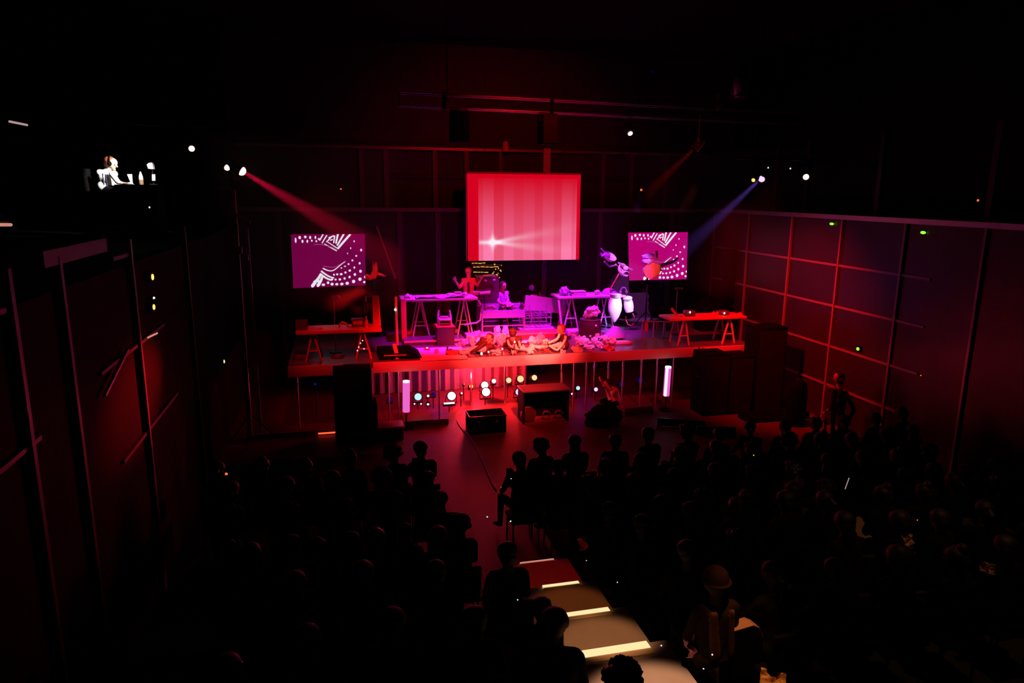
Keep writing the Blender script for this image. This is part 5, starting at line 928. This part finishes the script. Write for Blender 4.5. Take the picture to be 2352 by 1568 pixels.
p = atz(1218, 975, 0); t = thing('wheel_drum', 'round drum on its side under the dark desk', 'drum', (p.x, 14.85, 0)); MB().lathe([(0.17, -0.12), (0.18, 0.0), (0.17, 0.0), (0.15, -0.02)], origin=(0, 0, 0.185), axis=(0, -1, 0), n=28).build('shell', 'dark_prop', t); MB().lathe([(0.001, 0), (0.15, 0), (0.15, 0.01), (0.001, 0.012)], origin=(0, -0.01, 0.185), axis=(0, -1, 0), n=28).build('skin', 'jacket_red', t)
for k, (px, py) in enumerate(((1256, 925), (1284, 918))): p = at(px, py, 14.95); t = thing('cable_coil', '%s of two dark cable coils inside the dark desk' % ('left', 'right')[k], 'cable', (p.x, 14.95, 0)); MB().tube([(0.09*math.cos(a), -0.02+0.006*a, 0.12+0.09*math.sin(a)) for a in [i*0.4 for i in range(34)]], 0.012).build('coil', 'dark_prop', t); MB().box((0, 0, 0.2), (0.03, 0.08, 0.02)).build('tie', 'dark_prop', t)
x0, x1 = atz(866, 1015, 0).x, atz(928, 1008, 0).x; t = thing('stool_box', 'low padded box with a red-lit rounded lid, left of the glow', 'box', ((x0+x1)/2, 14.55, 0)); MB().box((0, 0, 0.12), (x1-x0, 0.45, 0.24), bevel=0.02).build('base', 'dark_prop', t); MB().box((0, 0, 0.27), (x1-x0+0.02, 0.47, 0.06), bevel=0.028).build('lid', 'red_prop', t)
for k, (pa, pb) in enumerate((((676, 993), (716, 992)), ((730, 993), (771, 991)))):
    a, c = atz(*pa, 0.05), atz(*pb, 0.05); t = thing('floor_light', '%s of two red bars on the floor at the left wing' % ('left', 'right')[k], 'light', ((a.x+c.x)/2, (a.y+c.y)/2, 0)); MB().box((0, 0, 0.035), (c.x-a.x, 0.06, 0.05), bevel=0.01).build('housing', 'red_prop', t); MB().box((0, -0.034, 0.04), ((c.x-a.x)*0.95, 0.008, 0.03)).build('lens', 'lens_red' if k else 'red_prop', t)
p = atz(1385, 975, 0); t = thing('equipment_cover', 'black covered shape on the floor before the bending person', 'equipment', (p.x, 14.3, 0)); MB().blob((0, 0, 0.22), (0.42, 0.3, 0.26), 14, 0.3, 1.5, 4).build('cover', 'black_cloth', t); MB().box((0, 0, 0.03), (0.6, 0.4, 0.06)).build('base', 'black_paint', t)
for k, (pa, pb, z) in enumerate((((1510, 966), (1620, 974), 0.12), ((1600, 986), (1690, 988), 0.12), ((1435, 945), (1500, 938), 0.1), ((930, 975), (1030, 968), 0.06))):
    a, c = atz(*pa, z), atz(*pb, z); y_ = min(a.y, 15.0); t = thing('bench', ('left dark floor bench edge with a red highlight, before the right pink tube', 'right dark floor bench edge with a red highlight, before the right subwoofers', 'thin red-lit board on the floor under the stage at right', 'thin red-lit board on the floor under the stage at left')[k], 'bench', ((a.x+c.x)/2, (a.y+c.y)/2, 0)); MB().bar(a-t.location-Vector((0, 0, 0.015)), c-t.location-Vector((0, 0, 0.015)), 0.03, 0.18).build('top', 'dark_prop', t)
    for s in (a, c): q = s-t.location; MB().box((q.x*0.9, q.y*0.9, (z-0.03)/2), (0.04, 0.14, z-0.03)).build('foot', 'black_paint', t)
p = atz(1060, 978, 0); t = thing('cable', 'thin cable on the floor left of the dark box', 'cable', (0, 0, 0)); pts = [atz(x, y, 0.012) for x, y in ((1050, 966), (1056, 978), (1066, 990), (1076, 1000), (1090, 1020), (1115, 1075), (1130, 1110), (1140, 1125))]; MB().tube(pts, 0.012).build('cord', 'dark_prop', t)
# ---------------------------------------------------------------- control booth on the left
PB = [(228, 3)]
YB_ = 14.2
def Bp(x, y, Y=YB_): return at(x, y, Y)
FLOORB = 4.3
loc = Vector((Bp(243, 430).x, YB_, FLOORB)); S, P = [], []
def Lb(x, y, Y=YB_): return Bp(x, y, Y)-loc
hip = Lb(247, 430); ch = Lb(246, 398); torso(S, hip, ch, (0.8, -0.6, 0), 0, 0.9)
head(S, P, Lb(256, 377), (0.92, -0.35, -0.15), (0, 0, 1), 1, k=1.0); S.append((Lb(251, 388), Lb(248, 396), 0.052, 0.055, 1))
arm(S, Lb(258, 400, 14.05), Lb(270, 417, 14.0), Lb(281, 421, 14.05), 0, 1, (1, 0.1, -0.15), (0, 1, 0), 0.3, 1.0, 0.4); arm(S, Lb(240, 400, 14.4), Lb(258, 420, 14.45), Lb(292, 422, 14.4), 0, 1, (1, 0, 0), (0, 1, 0), 0.3, 1.0, 0.6)
for x0, x1 in ((236, 239), (243, 246)): S.append((Lb(x0, 400, 14.05), Lb(x1, 426, 14.05), 0.012, 0.012, 5))
kz = 0.52
for s in (-1, 1): leg(S, hip+Vector((0.02, s*0.1, -0.05)), hip+Vector((0.42, s*0.14, -0.03)), hip+Vector((0.42, s*0.14, -hip.z+0.09)), hip+Vector((0.58, s*0.15, -hip.z+0.045)), 2, 2)
t = person('person in a white shirt with dark stripes sitting at the lit control desk', loc, S, ['shirt_white', 'skin', 'aud_a', 'eye', 'lip', 'stripe_dark'], P, 0.011)
hair_cap('hair', Lb(255, 376), (0.92, -0.35, -0.15), (0, 0, 1), 'hair_red', t, 0.97, 'short', 4)
b = MB(); hc = Lb(255, 376); b.tube([hc+Vector((0, 0.1*math.cos(a), 0.03+0.11*math.sin(a))) for a in [PI*k/10 for k in range(11)]], 0.012); b.ball(hc+Vector((0, -0.10, 0.0)), (0.04, 0.025, 0.045)); b.ball(hc+Vector((0, 0.10, 0.0)), (0.04, 0.025, 0.045)); b.build('headset', 'black_paint', t)
hz = (hip.z+loc.z-0.13)
t = thing('office_chair', 'office chair with pale base under the person in the white shirt', 'chair', (loc.x+hip.x-0.02, YB_, FLOORB)); zz = hz-FLOORB
MB().box((0, 0, zz-0.04), (0.46, 0.46, 0.07), bevel=0.02).build('seat', 'seat_dark', t); MB().box((-0.3, 0.12, zz+0.25), (0.06, 0.4, 0.4), bevel=0.02).build('backrest', 'seat_dark', t); MB().cyl((0, 0, 0.1), (0, 0, zz-0.07), 0.03).build('gas_post', 'steel', t)
b = MB()
for k in range(5): b.bar((0, 0, 0.11), (0.27*math.cos(k*1.2566), 0.27*math.sin(k*1.2566), 0.06), 0.035)
b.build('base', 'pale_plastic', t)
for k in range(5): MB().ball((0.27*math.cos(k*1.2566), 0.27*math.sin(k*1.2566), 0.03), 0.03).build('caster', 'black_metal', t)
x0, x1 = Bp(275, 425).x, Bp(370, 425).x; zd = Bp(300, 424).z
t = thing('control_desk', 'dark control desk in the lit booth at upper left', 'desk', ((x0+x1)/2, YB_, FLOORB)); MB().box((0, 0, zd-FLOORB-0.02), (x1-x0, 0.7, 0.04)).build('top', 'black_paint', t)
for s in (-1, 1): MB().box((s*(x1-x0-0.1)/2, 0, (zd-FLOORB-0.04)/2), (0.05, 0.6, zd-FLOORB-0.04)).build('side_panel', 'black_paint', t)
MB().box((0, -0.33, (zd-FLOORB)/2), (x1-x0-0.12, 0.02, zd-FLOORB-0.1)).build('front_panel', 'black_paint', t)
def paper(px4, Y, label, name='paper_sheet', cat='paper', m='shirt_white'):
    ps = [at(x, y, Y) for x, y in px4]; lo = min(p.z for p in ps); t = thing(name, label, cat, (ps[0].x, Y, lo)); o = t.location; MB().plate([(p.x-o.x, p.z-o.z) for p in ps], 0, 0.01).build('sheet', m, t, smooth=False); MB().plate([(p.x-o.x, p.z-o.z) for p in ps[:3]], 0.012, 0.01).build('support', 'black_paint', t, smooth=False)
paper([(292, 400), (303, 400), (305, 423), (301, 422)], 14.2, 'white triangular sheet standing on the control desk'); paper([(349, 400), (356, 400), (357, 415), (349, 415)], 14.25, 'white upright card at the right end of the control desk')
p = at(325, 421, 14.2); t = thing('bottle', 'white-topped slim bottle on the control desk', 'bottle', (p.x, 14.2, zd)); MB().lathe([(0.03, 0), (0.036, 0.03), (0.036, 0.09)], n=14).build('lower_part', 'seat_tan', t); MB().lathe([(0.036, 0.09), (0.034, 0.15), (0.014, 0.21), (0.012, 0.23)], n=14).build('body', 'shirt_white', t)
p = at(299, 421, 14.1); t = thing('mouse', 'small white computer mouse on the control desk', 'mouse', (p.x, 14.1, zd)); MB().ball((0, 0, 0.02), (0.05, 0.035, 0.024)).build('shell', 'shirt_white', t); MB().cyl((0.01, -0.005, 0.04), (0.01, 0.005, 0.04), 0.008).build('wheel', 'black_paint', t)
p = at(345, 425, 14.3); t = thing('desk_lamp', 'desk lamp with a bright white shade over the control desk', 'lamp', (p.x, 14.3, zd)); o = t.location; MB().tube([(0.06, 0, 0.02), (0.06, 0, 0.2), at(350, 390, 14.3)-o], 0.01).build('arm', 'black_metal', t); MB().cyl((0.06, 0, 0), (0.06, 0, 0.02), 0.07).build('base', 'black_metal', t)
ps = [at(x, y, 14.25)-o for x, y in ((337, 378), (341, 374), (347, 373), (350, 378), (352, 388), (345, 388), (340, 387))]; MB().plate([(q.x, q.z) for q in ps], -0.05, 0.14).build('shade', 'shirt_white', t, smooth=False)
rodp = at(157, 430, 14.0); t = thing('music_stand', 'thin pale stand left of the control booth', 'stand', (at(163, 450, 14.0).x, 14.0, FLOORB)); o = t.location; MB().tube([(0, 0, 0.02), at(163, 449, 14.0)-o, at(157, 429, 14.0)-o], 0.010).build('pole', 'steel', t); MB().cyl((0, 0, 0), (0, 0, 0.02), 0.12).build('base', 'black_metal', t)
# ---------------------------------------------------------------- performers
# one standing behind the high pink table, arms raised
loc = Vector((at(1076, 680, 18.2).x, 18.2, ZS)); S, P = [], []
def Q(x, y, Y=18.2): return at(x, y, Y)-loc
hip = Vector((0, 0, 0.92)); ch = Q(1076, 643); torso(S, hip, ch, (0, -1, 0), 0, 0.9)
hc, f, u, r = head(S, P, Q(1075, 624), (-0.45, -0.85, -0.1), (0, 0, 1), 1)
S.append((ch+Vector((0, 0, 0.03)), Q(1075, 631), 0.05, 0.05, 1))
arm(S, Q(1067, 645), Q(1056, 660, 18.1), Q(1046, 645, 18.0), 0, 1, (-0.2, -0.2, 1), (1, 0, 0), 0.4, 1.0, 0.5); arm(S, Q(1085, 645), Q(1096, 655, 18.1), Q(1104, 642, 18.0), 0, 1, (0.3, -0.2, 0.6), (1, 0, 0), 0.4, 1.0, 0.4)
for s in (-1, 1): leg(S, (s*0.09, 0, 0.9), (s*0.10, -0.02, 0.5), (s*0.1, 0.02, 0.09), (s*0.12, -0.15, 0.045), 2, 2)
S.append((Q(1076, 650, 18.06), Q(1077, 668, 18.05), 0.03, 0.03, 5))
t = person('performer in a red top with raised hands behind the high pink table', loc, S, ['shirt_red', 'skin', 'aud_a', 'eye', 'lip', 'jacket_red'], P, 0.013); hair_cap('hair', hc, f, u, 'hair_red', t, 0.95, 'short', 2)
for s, px in ((0, 1052), (1, 1094)):
    p = at(px, 676, 17.7); t = thing('bowl', '%s of two small pale bowls on the pink table before the standing performer' % ('left', 'right')[s], 'bowl', (p.x, 17.7, T2Z)); MB().lathe([(0.05, 0.0), (0.055, 0.01), (0.09, 0.06), (0.10, 0.09), (0.092, 0.09), (0.05, 0.025)], n=20).build('bowl', 'drum_skin', t); MB().lathe([(0.04, 0.0), (0.04, 0.012)], n=16).build('foot', 'red_prop', t)
# one at the back centre, seated high
loc = Vector((at(1155, 700, 18.2).x, 18.2, ZS)); S, P = [], []
hip = Vector((0, 0.02, 0.66)); ch = Q(1153, 672)+Vector((at(1076, 680, 18.2).x-loc.x, 0, 0)); ch = at(1154, 674, 18.2)-loc; torso(S, hip, ch, (0.2, -1, 0), 0, 0.85)
hc, f, u, r = head(S, P, at(1155, 657, 18.15)-loc, (0.5, -0.8, -0.15), (0, 0, 1), 1); S.append((ch, at(1155, 664, 18.18)-loc, 0.05, 0.05, 1))
arm(S, at(1148, 676, 18.2)-loc, at(1144, 692, 18.1)-loc, at(1152, 698, 17.9)-loc, 0, 1, (0.5, -0.7, 0), (0, 0, 1), 0.5, 1, 0.3); arm(S, at(1162, 676, 18.2)-loc, at(1167, 690, 18.1)-loc, at(1162, 698, 17.9)-loc, 0, 1, (-0.3, -0.7, 0), (0, 0, 1), 0.5, 1, 0.3)
for s in (-1, 1): leg(S, (s*0.09, 0, 0.62), (s*0.13, -0.38, 0.60), (s*0.13, -0.33, 0.14), (s*0.14, -0.48, 0.10), 2, 2)
t = person('performer in a violet top sitting on a stool at the back centre', loc, S, ['purple_cloth', 'skin', 'aud_a', 'eye', 'lip'], P, 0.013); hair_cap('hair', hc, f, u, 'hair_brown', t, 1, 'long', 6)
t = thing('stool', 'stool under the performer in the violet top', 'stool', (loc.x, loc.y+0.02, ZS)); MB().cyl((0, 0, 0.47), (0, 0, 0.51), 0.19, n=20).build('seat', 'dark_prop', t)
for k in range(3): MB().bar((0.08*math.cos(k*2.1), 0.08*math.sin(k*2.1), 0.47), (0.2*math.cos(k*2.1), 0.2*math.sin(k*2.1), 0), 0.025).build('leg', 'steel', t)
# three sitting on the stage edge in dark red jackets with pale piping
def floor_sitter(label, hd, chest, hip, sh, el, wr, kn, an, toe, Ys, face, seed, hairm='hair_red', pip=True, piped=()):
    loc = Vector((at(*hip, Ys).x, Ys, ZS)); S, P = [], []
    G = lambda p, dy=0.0: at(p[0], p[1], Ys+dy)-loc
    h = G(hip); h.z = max(h.z, 0.125); c = G(chest); torso(S, h, c, face, 0, 0.9); hc, f, u, r = head(S, P, G(hd), face, (0, 0, 1), 1); S.append((c+Vector((0, 0, 0.03)), G(hd)-Vector((0, 0, 0.09)), 0.05, 0.05, 1))
    for k in range(2):
        dy = (-0.14, 0.16)[k]; a, b_, d = G(sh[k], dy), G(el[k], dy*1.4), G(wr[k], dy*1.2)
        b_.z = max(b_.z, 0.06); d.z = max(d.z, 0.05); arm(S, a, b_, d, 0, 1, None, (0, 1, 0), 0.4)
        if pip:
            o = Vector((0.0, -0.052, 0.014)); S.append((a+o, b_+o*0.85, 0.024, 0.024, 5)); S.append((b_+o*0.85, d+o*0.75, 0.024, 0.024, 5))
        lk = [G(x, dy) for x in (kn[k], an[k], toe[k])]; lk = [Vector((q.x, q.y, max(q.z, z))) for q, z in zip(lk, (0.07, 0.055, 0.06))]
        leg(S, h+Vector((0, dy*0.6, 0.0)), lk[0], lk[1], lk[2], 2, 6)
    t = person(label, loc, S, ['jacket_red', 'skin', 'trousers_pale', 'eye', 'lip', 'piping', 'shirt_white'], P, 0.012); hair_cap('hair', hc, f, u, hairm, t, 0.98, 'short', seed)
    for k, ln in enumerate(piped):
        MB().tube([G(c, -0.24) for c in ln], 0.03, n=10).build('piping', 'piping', t)
    return t
floor_sitter('performer with bright yellow piping on a dark red jacket, sitting at the stage edge', (1288, 757), (1290, 773), (1292, 799), ((1285, 770), (1299, 773)), ((1280, 778), (1279, 803)), ((1259, 787), (1261, 795)), ((1262, 793), (1258, 797)), ((1240, 798), (1236, 804)), ((1231, 797), (1226, 804)), 15.62, (-0.85, -0.5, -0.1), 3, 'hair_red', False, (((1285, 766), (1283, 773), (1279, 779), (1268, 784), (1259, 788)), ((1299, 771), (1298, 779), (1294, 788), (1287, 797), (1280, 804), (1272, 801), (1261, 793))))
floor_sitter('performer with a white V of piping on a dark jacket, at the stage edge', (1178, 765), (1180, 778), (1182, 803), ((1166, 781), (1193, 783)), ((1169, 798), (1192, 803)), ((1180, 802), (1181, 800)), ((1198, 800), (1200, 806)), ((1212, 806), (1190, 813)), ((1222, 806), (1180, 814)), 15.65, (0.35, 0.9, 0.0), 7, 'hair_brown', False, (((1166, 781), (1168, 790), (1172, 795), (1182, 799), (1192, 802), (1194, 794), (1192, 783)),))
floor_sitter('performer in a plain dark red jacket leaning back at the stage edge, left of centre', (1124, 778), (1118, 788), (1108, 811), ((1112, 789), (1126, 789)), ((1098, 800), (1134, 800)), ((1080, 808), (1140, 811)), ((1090, 800), (1086, 806)), ((1066, 812), (1060, 815)), ((1058, 808), (1052, 812)), 15.62, (-0.6, -0.75, 0.0), 9, 'hair_brown', False)
for k, (px, py, r_, l) in enumerate(((1106, 812, 0.028, 'small white bulb at the stage edge by the leaning performer'), (1154, 801, 0.02, 'small white bulb at the stage edge left of the V-piped performer'), (1182, 785, 0.022, 'small white bulb before the V-piped performer'), (1122, 808, 0.02, 'white glint put in as a small bulb beside the leaning performer'))):
    p = at(px, py, 15.32); t = thing('small_lamp', l, 'lamp', (p.x, 15.32, ZS)); zz = max(p.z-ZS, 0.03); MB().ball((0, 0, zz), (r_, r_, r_*1.4)).build('bulb', 'tube_white', t); MB().cyl((0, 0, 0), (0, 0, zz-r_*0.8), 0.012).build('stem', 'dark_prop', t)  # the last one stands for a glint, built as a glowing bulb
# person bending under the stage front
loc = Vector((atz(1408, 962, 0).x, 15.0, 0)); S, P = [], []
G = lambda x, y, Y=15.0: at(x, y, Y)-loc
hip = G(1412, 918); ch = G(1404, 893, 14.9); torso(S, hip, ch, (-0.8, -0.5, 0), 0, 0.85); hc, f, u, r = head(S, P, G(1396, 883, 14.82), (-0.9, -0.3, -0.3), (0, 0, 1), 1); S.append((ch, G(1398, 888, 14.85), 0.05, 0.05, 1))
arm(S, G(1398, 895, 14.75), G(1388, 884, 14.7), G(1382, 876, 14.7), 0, 1, None, (0, 1, 0), 0.4, 1, 0.3); arm(S, G(1414, 895, 15.05), G(1420, 908, 15.0), G(1412, 918, 14.85), 0, 1, None, (0, 1, 0), 0.4, 1, 0.3)
for s in (-1, 1): leg(S, hip+Vector((0, s*0.09, -0.03)), (-0.12, s*0.12, 0.32), (0.05, s*0.12, 0.09), (-0.12, s*0.14, 0.045), 2, 2)
t = person('person in a pale shirt bending with one arm out, under the stage front', loc, S, ['shirt_white', 'skin', 'aud_a', 'eye', 'lip'], P, 0.013); hair_cap('hair', hc, f, u, 'hair_black', t, 1, 'short', 2)
# person standing by the right wall with a long instrument
loc = Vector((atz(1915, 1010, 0).x, atz(1915, 1010, 0).y, 0)); YY = loc.y; S, P = [], []
G = lambda x, y, dy=0.0: at(x, y, YY+dy)-loc
hip = Vector((0.02, 0, 0.9)); ch = G(1928, 896); torso(S, hip, ch, (-0.85, 0.35, 0), 0); hc, f, u, r = head(S, P, G(1926, 868), (-0.9, 0.2, -0.05), (0, 0, 1), 1); S.append((ch, G(1926, 880), 0.055, 0.055, 1))
arm(S, G(1918, 900, -0.15), G(1912, 935, -0.2), G(1896, 945, -0.1), 0, 1, (-0.7, 0, -0.4), (0, 1, 0), 0.5, 1, 0.5); arm(S, G(1942, 902, 0.12), G(1962, 940, -0.1), G(1946, 975, -0.2), 0, 1, (-0.5, 0, -0.6), (0, 1, 0), 0.5, 1, 0.8)
for s in (-1, 1): leg(S, hip+Vector((0, s*0.1, 0)), (0.02, s*0.11, 0.5), (0.04, s*0.11, 0.09), (-0.12, s*0.12, 0.045), 2, 2)
S.append((G(1903, 890, -0.12), G(1918, 893, -0.16), 0.02, 0.05, 5))
t = person('person standing by the right wall, red-lit face and collar in profile', loc, S, ['aud_b', 'skin', 'aud_a', 'eye', 'lip', 'shirt_red'], P, 0.013); hair_cap('hair', hc, f, u, 'hair_black', t, 1, 'short', 12)
a, c = G(1896, 930, -0.2)+loc, G(1893, 992, -0.15)+loc; t = thing('instrument', 'slim red-lit instrument held upright by the person at the right wall', 'instrument', c); MB().tube([(0, 0, 0), (a-c)*0.5, a-c], [0.05, 0.025, 0.015]).build('tube', 'red_prop', t); MB().ball((a-c)*0.45, (0.06, 0.03, 0.04)).build('keys', 'red_prop', t)
# ---------------------------------------------------------------- haze hanging over the stage
for hz_, de_ in (('haze_left', 0.03), ('haze_right', 0.009)):
  m = bpy.data.materials.new(hz_); m.use_nodes = True; nt = m.node_tree; nt.nodes.remove(nt.nodes['Principled BSDF'])
  vs = nt.nodes.new('ShaderNodeVolumeScatter'); vs.inputs['Color'].default_value = (1, 1, 1, 1); vs.inputs['Density'].default_value = de_; vs.inputs['Anisotropy'].default_value = 0.25
  nt.links.new(vs.outputs[0], nt.nodes['Material Output'].inputs['Volume']); m.cycles.volume_sampling = 'EQUIANGULAR' if hasattr(m.cycles, 'volume_sampling') else None
  M[hz_] = m
for x0, x1, y0, y1, z0, z1, hm_, l in ((-2.3, 1.3, 13.6, 18.2, 2.9, 6.2, 'haze_left', 'drift of thin haze left of the stripe screen, where the red beam shows'), (8.1, 10.9, 13.6, 18.2, 2.9, 6.2, 'haze_right', 'drift of thin haze right of the stripe screen, where the blue beam shows'), (7.15, 8.05, 14.9, 16.6, 4.7, 6.25, 'haze_left', 'small drift of thin haze under the truss, where a dim red beam shows')):
    t = MB().box(((x0+x1)/2, (y0+y1)/2, (z0+z1)/2), (x1-x0, y1-y0, z1-z0)).build('haze', hm_, None, smooth=False); tag(t, l, 'haze', None, 'stuff')
# prototypes that were only copied from
for o in VAR+[CH0]:
    for ch_ in list(o.children): bpy.data.objects.remove(ch_)
    bpy.data.objects.remove(o)
bpy.context.view_layer.update(); DG = bpy.context.evaluated_depsgraph_get()
def onto(px, py, off):                                   # the nearest surface of the hall on that line of sight
    d = ray(px, py).normalized(); o = Vector((0, 0, CAM_Z)); s_ = 0.2
    hit, p, n, idx, ob, mx_ = sc.ray_cast(DG, o, d)
    return p - d*off
# scarves, papers and glints among the right-hand seats
def cloth(px, py, z, w, d, m, label, seed, rot=(0.9, 0, 0.2), amp=0.05, name='scarf', cat='scarf'):
    p = onto(px, py, 0.42 if name == 'paper_sheet' else 0.03 + max(w, d)*0.28); t = thing(name, label, cat, p); MB().sheet((0, 0, 0), w, d, seed, amp, 12, euler(*rot)).build('fabric', m, t); return t
mat('scarf_pink', (0.7, 0.25, 0.3), 0.35, bump=0.8, scale=60); mat('scarf_orange', (0.75, 0.35, 0.12), 0.4, bump=0.8, scale=50, var=0.8)
cloth(1855, 1080, 1.0, 0.22, 0.34, 'scarf_pink', 'sparkling pink scarf in the dark right-hand seats', 4, (1.0, 0, -0.6))
cloth(1970, 1212, 1.30, 0.36, 0.30, 'paper_tan', 'large tan sheet lit dimly among the right-hand seats', 2, (0.5, 0.1, 0.2), 0.02, 'paper_sheet', 'paper')
cloth(2085, 1243, 1.5, 0.13, 0.15, 'scarf_orange', 'small orange patterned cloth beside the tan sheet', 6, (1.1, 0, 0))
cloth(2270, 1304, 1.6, 0.13, 0.10, 'scarf_orange', 'small bright orange triangular cloth at the far lower right', 9, (0.9, 0.3, -0.4))
cloth(1590, 1478, 1.25, 0.12, 0.22, 'scarf_pink', 'crumpled shiny scarf hanging left of the padded chair', 12, (1.2, 0, 0.5), 0.09)
cloth(1775, 1562, 1.6, 0.22, 0.16, 'scarf_orange', 'orange streaked hair wrap at the bottom edge right of the padded chair', 15, (0.7, 0.1, -0.5), 0.05, 'head_scarf')
cloth(1340, 1248, 1.2, 0.12, 0.16, 'scarf_pink', 'pale crumpled scarf right of the lowest stair', 17, (1.0, 0, 0.4), 0.08)
p = onto(1945, 1110, 0.03); t = thing('stick', 'thin white upright stick given a glow among the right-hand seats', 'stick', p); MB().cyl((-0.02, 0, -0.09), (0.03, 0, 0.09), 0.006, n=8).build('shaft', 'strip_far', t)  # stick made to glow, though no lamp
for px, py, z, m, l in ((1119, 1187, 0.03, 'led_white', 'tiny white glint on the red aisle floor'), (1173, 1197, 0.03, 'led_white', 'faint white glint on the aisle floor by the right seats'), (1174, 1099, 1.1, 'led_white', 'tiny white glint at the front aisle seat'), (1151, 1119, 0.8, 'led_white', 'faint glint on the front aisle seats, lower left'),
                        (1347, 1287, 1.0, 'led_white', 'white glint right of the lowest stair strip'), (1418, 1337, 1.15, 'led_white', 'white glint right of the second stair strip'), (1519, 1482, 1.35, 'led_white', 'small white glint at the right end of the brightest stair'), (1636, 1503, 1.55, 'led_white', 'pair-side white glint on the padded chair arm'), (1731, 1045, 1.15, 'lens_amber', 'tiny amber glint in the right-hand seats'), (2107, 1194, 1.4, 'led_orange', 'small orange glint above the orange cloth'), (1189, 1377, 1.6, 'led_white', 'tiny glint left of the stairs'), (1616, 1535, 1.55, 'tube_white', 'glowing bead for a pinkish lanyard tag below the shiny scarf')):
    p = onto(px, py, 0.004); t = tag(bpy.data.objects.new('glint_bead', None), l, 'glint'); C.objects.link(t); t.location = p; r_ = 0.007 if z > 0.1 else 0.013
    MB().ball((0, 0, 0), r_, n=10).build('lamp', m, t)  # glowing beads put in for reflected glints, not lamps
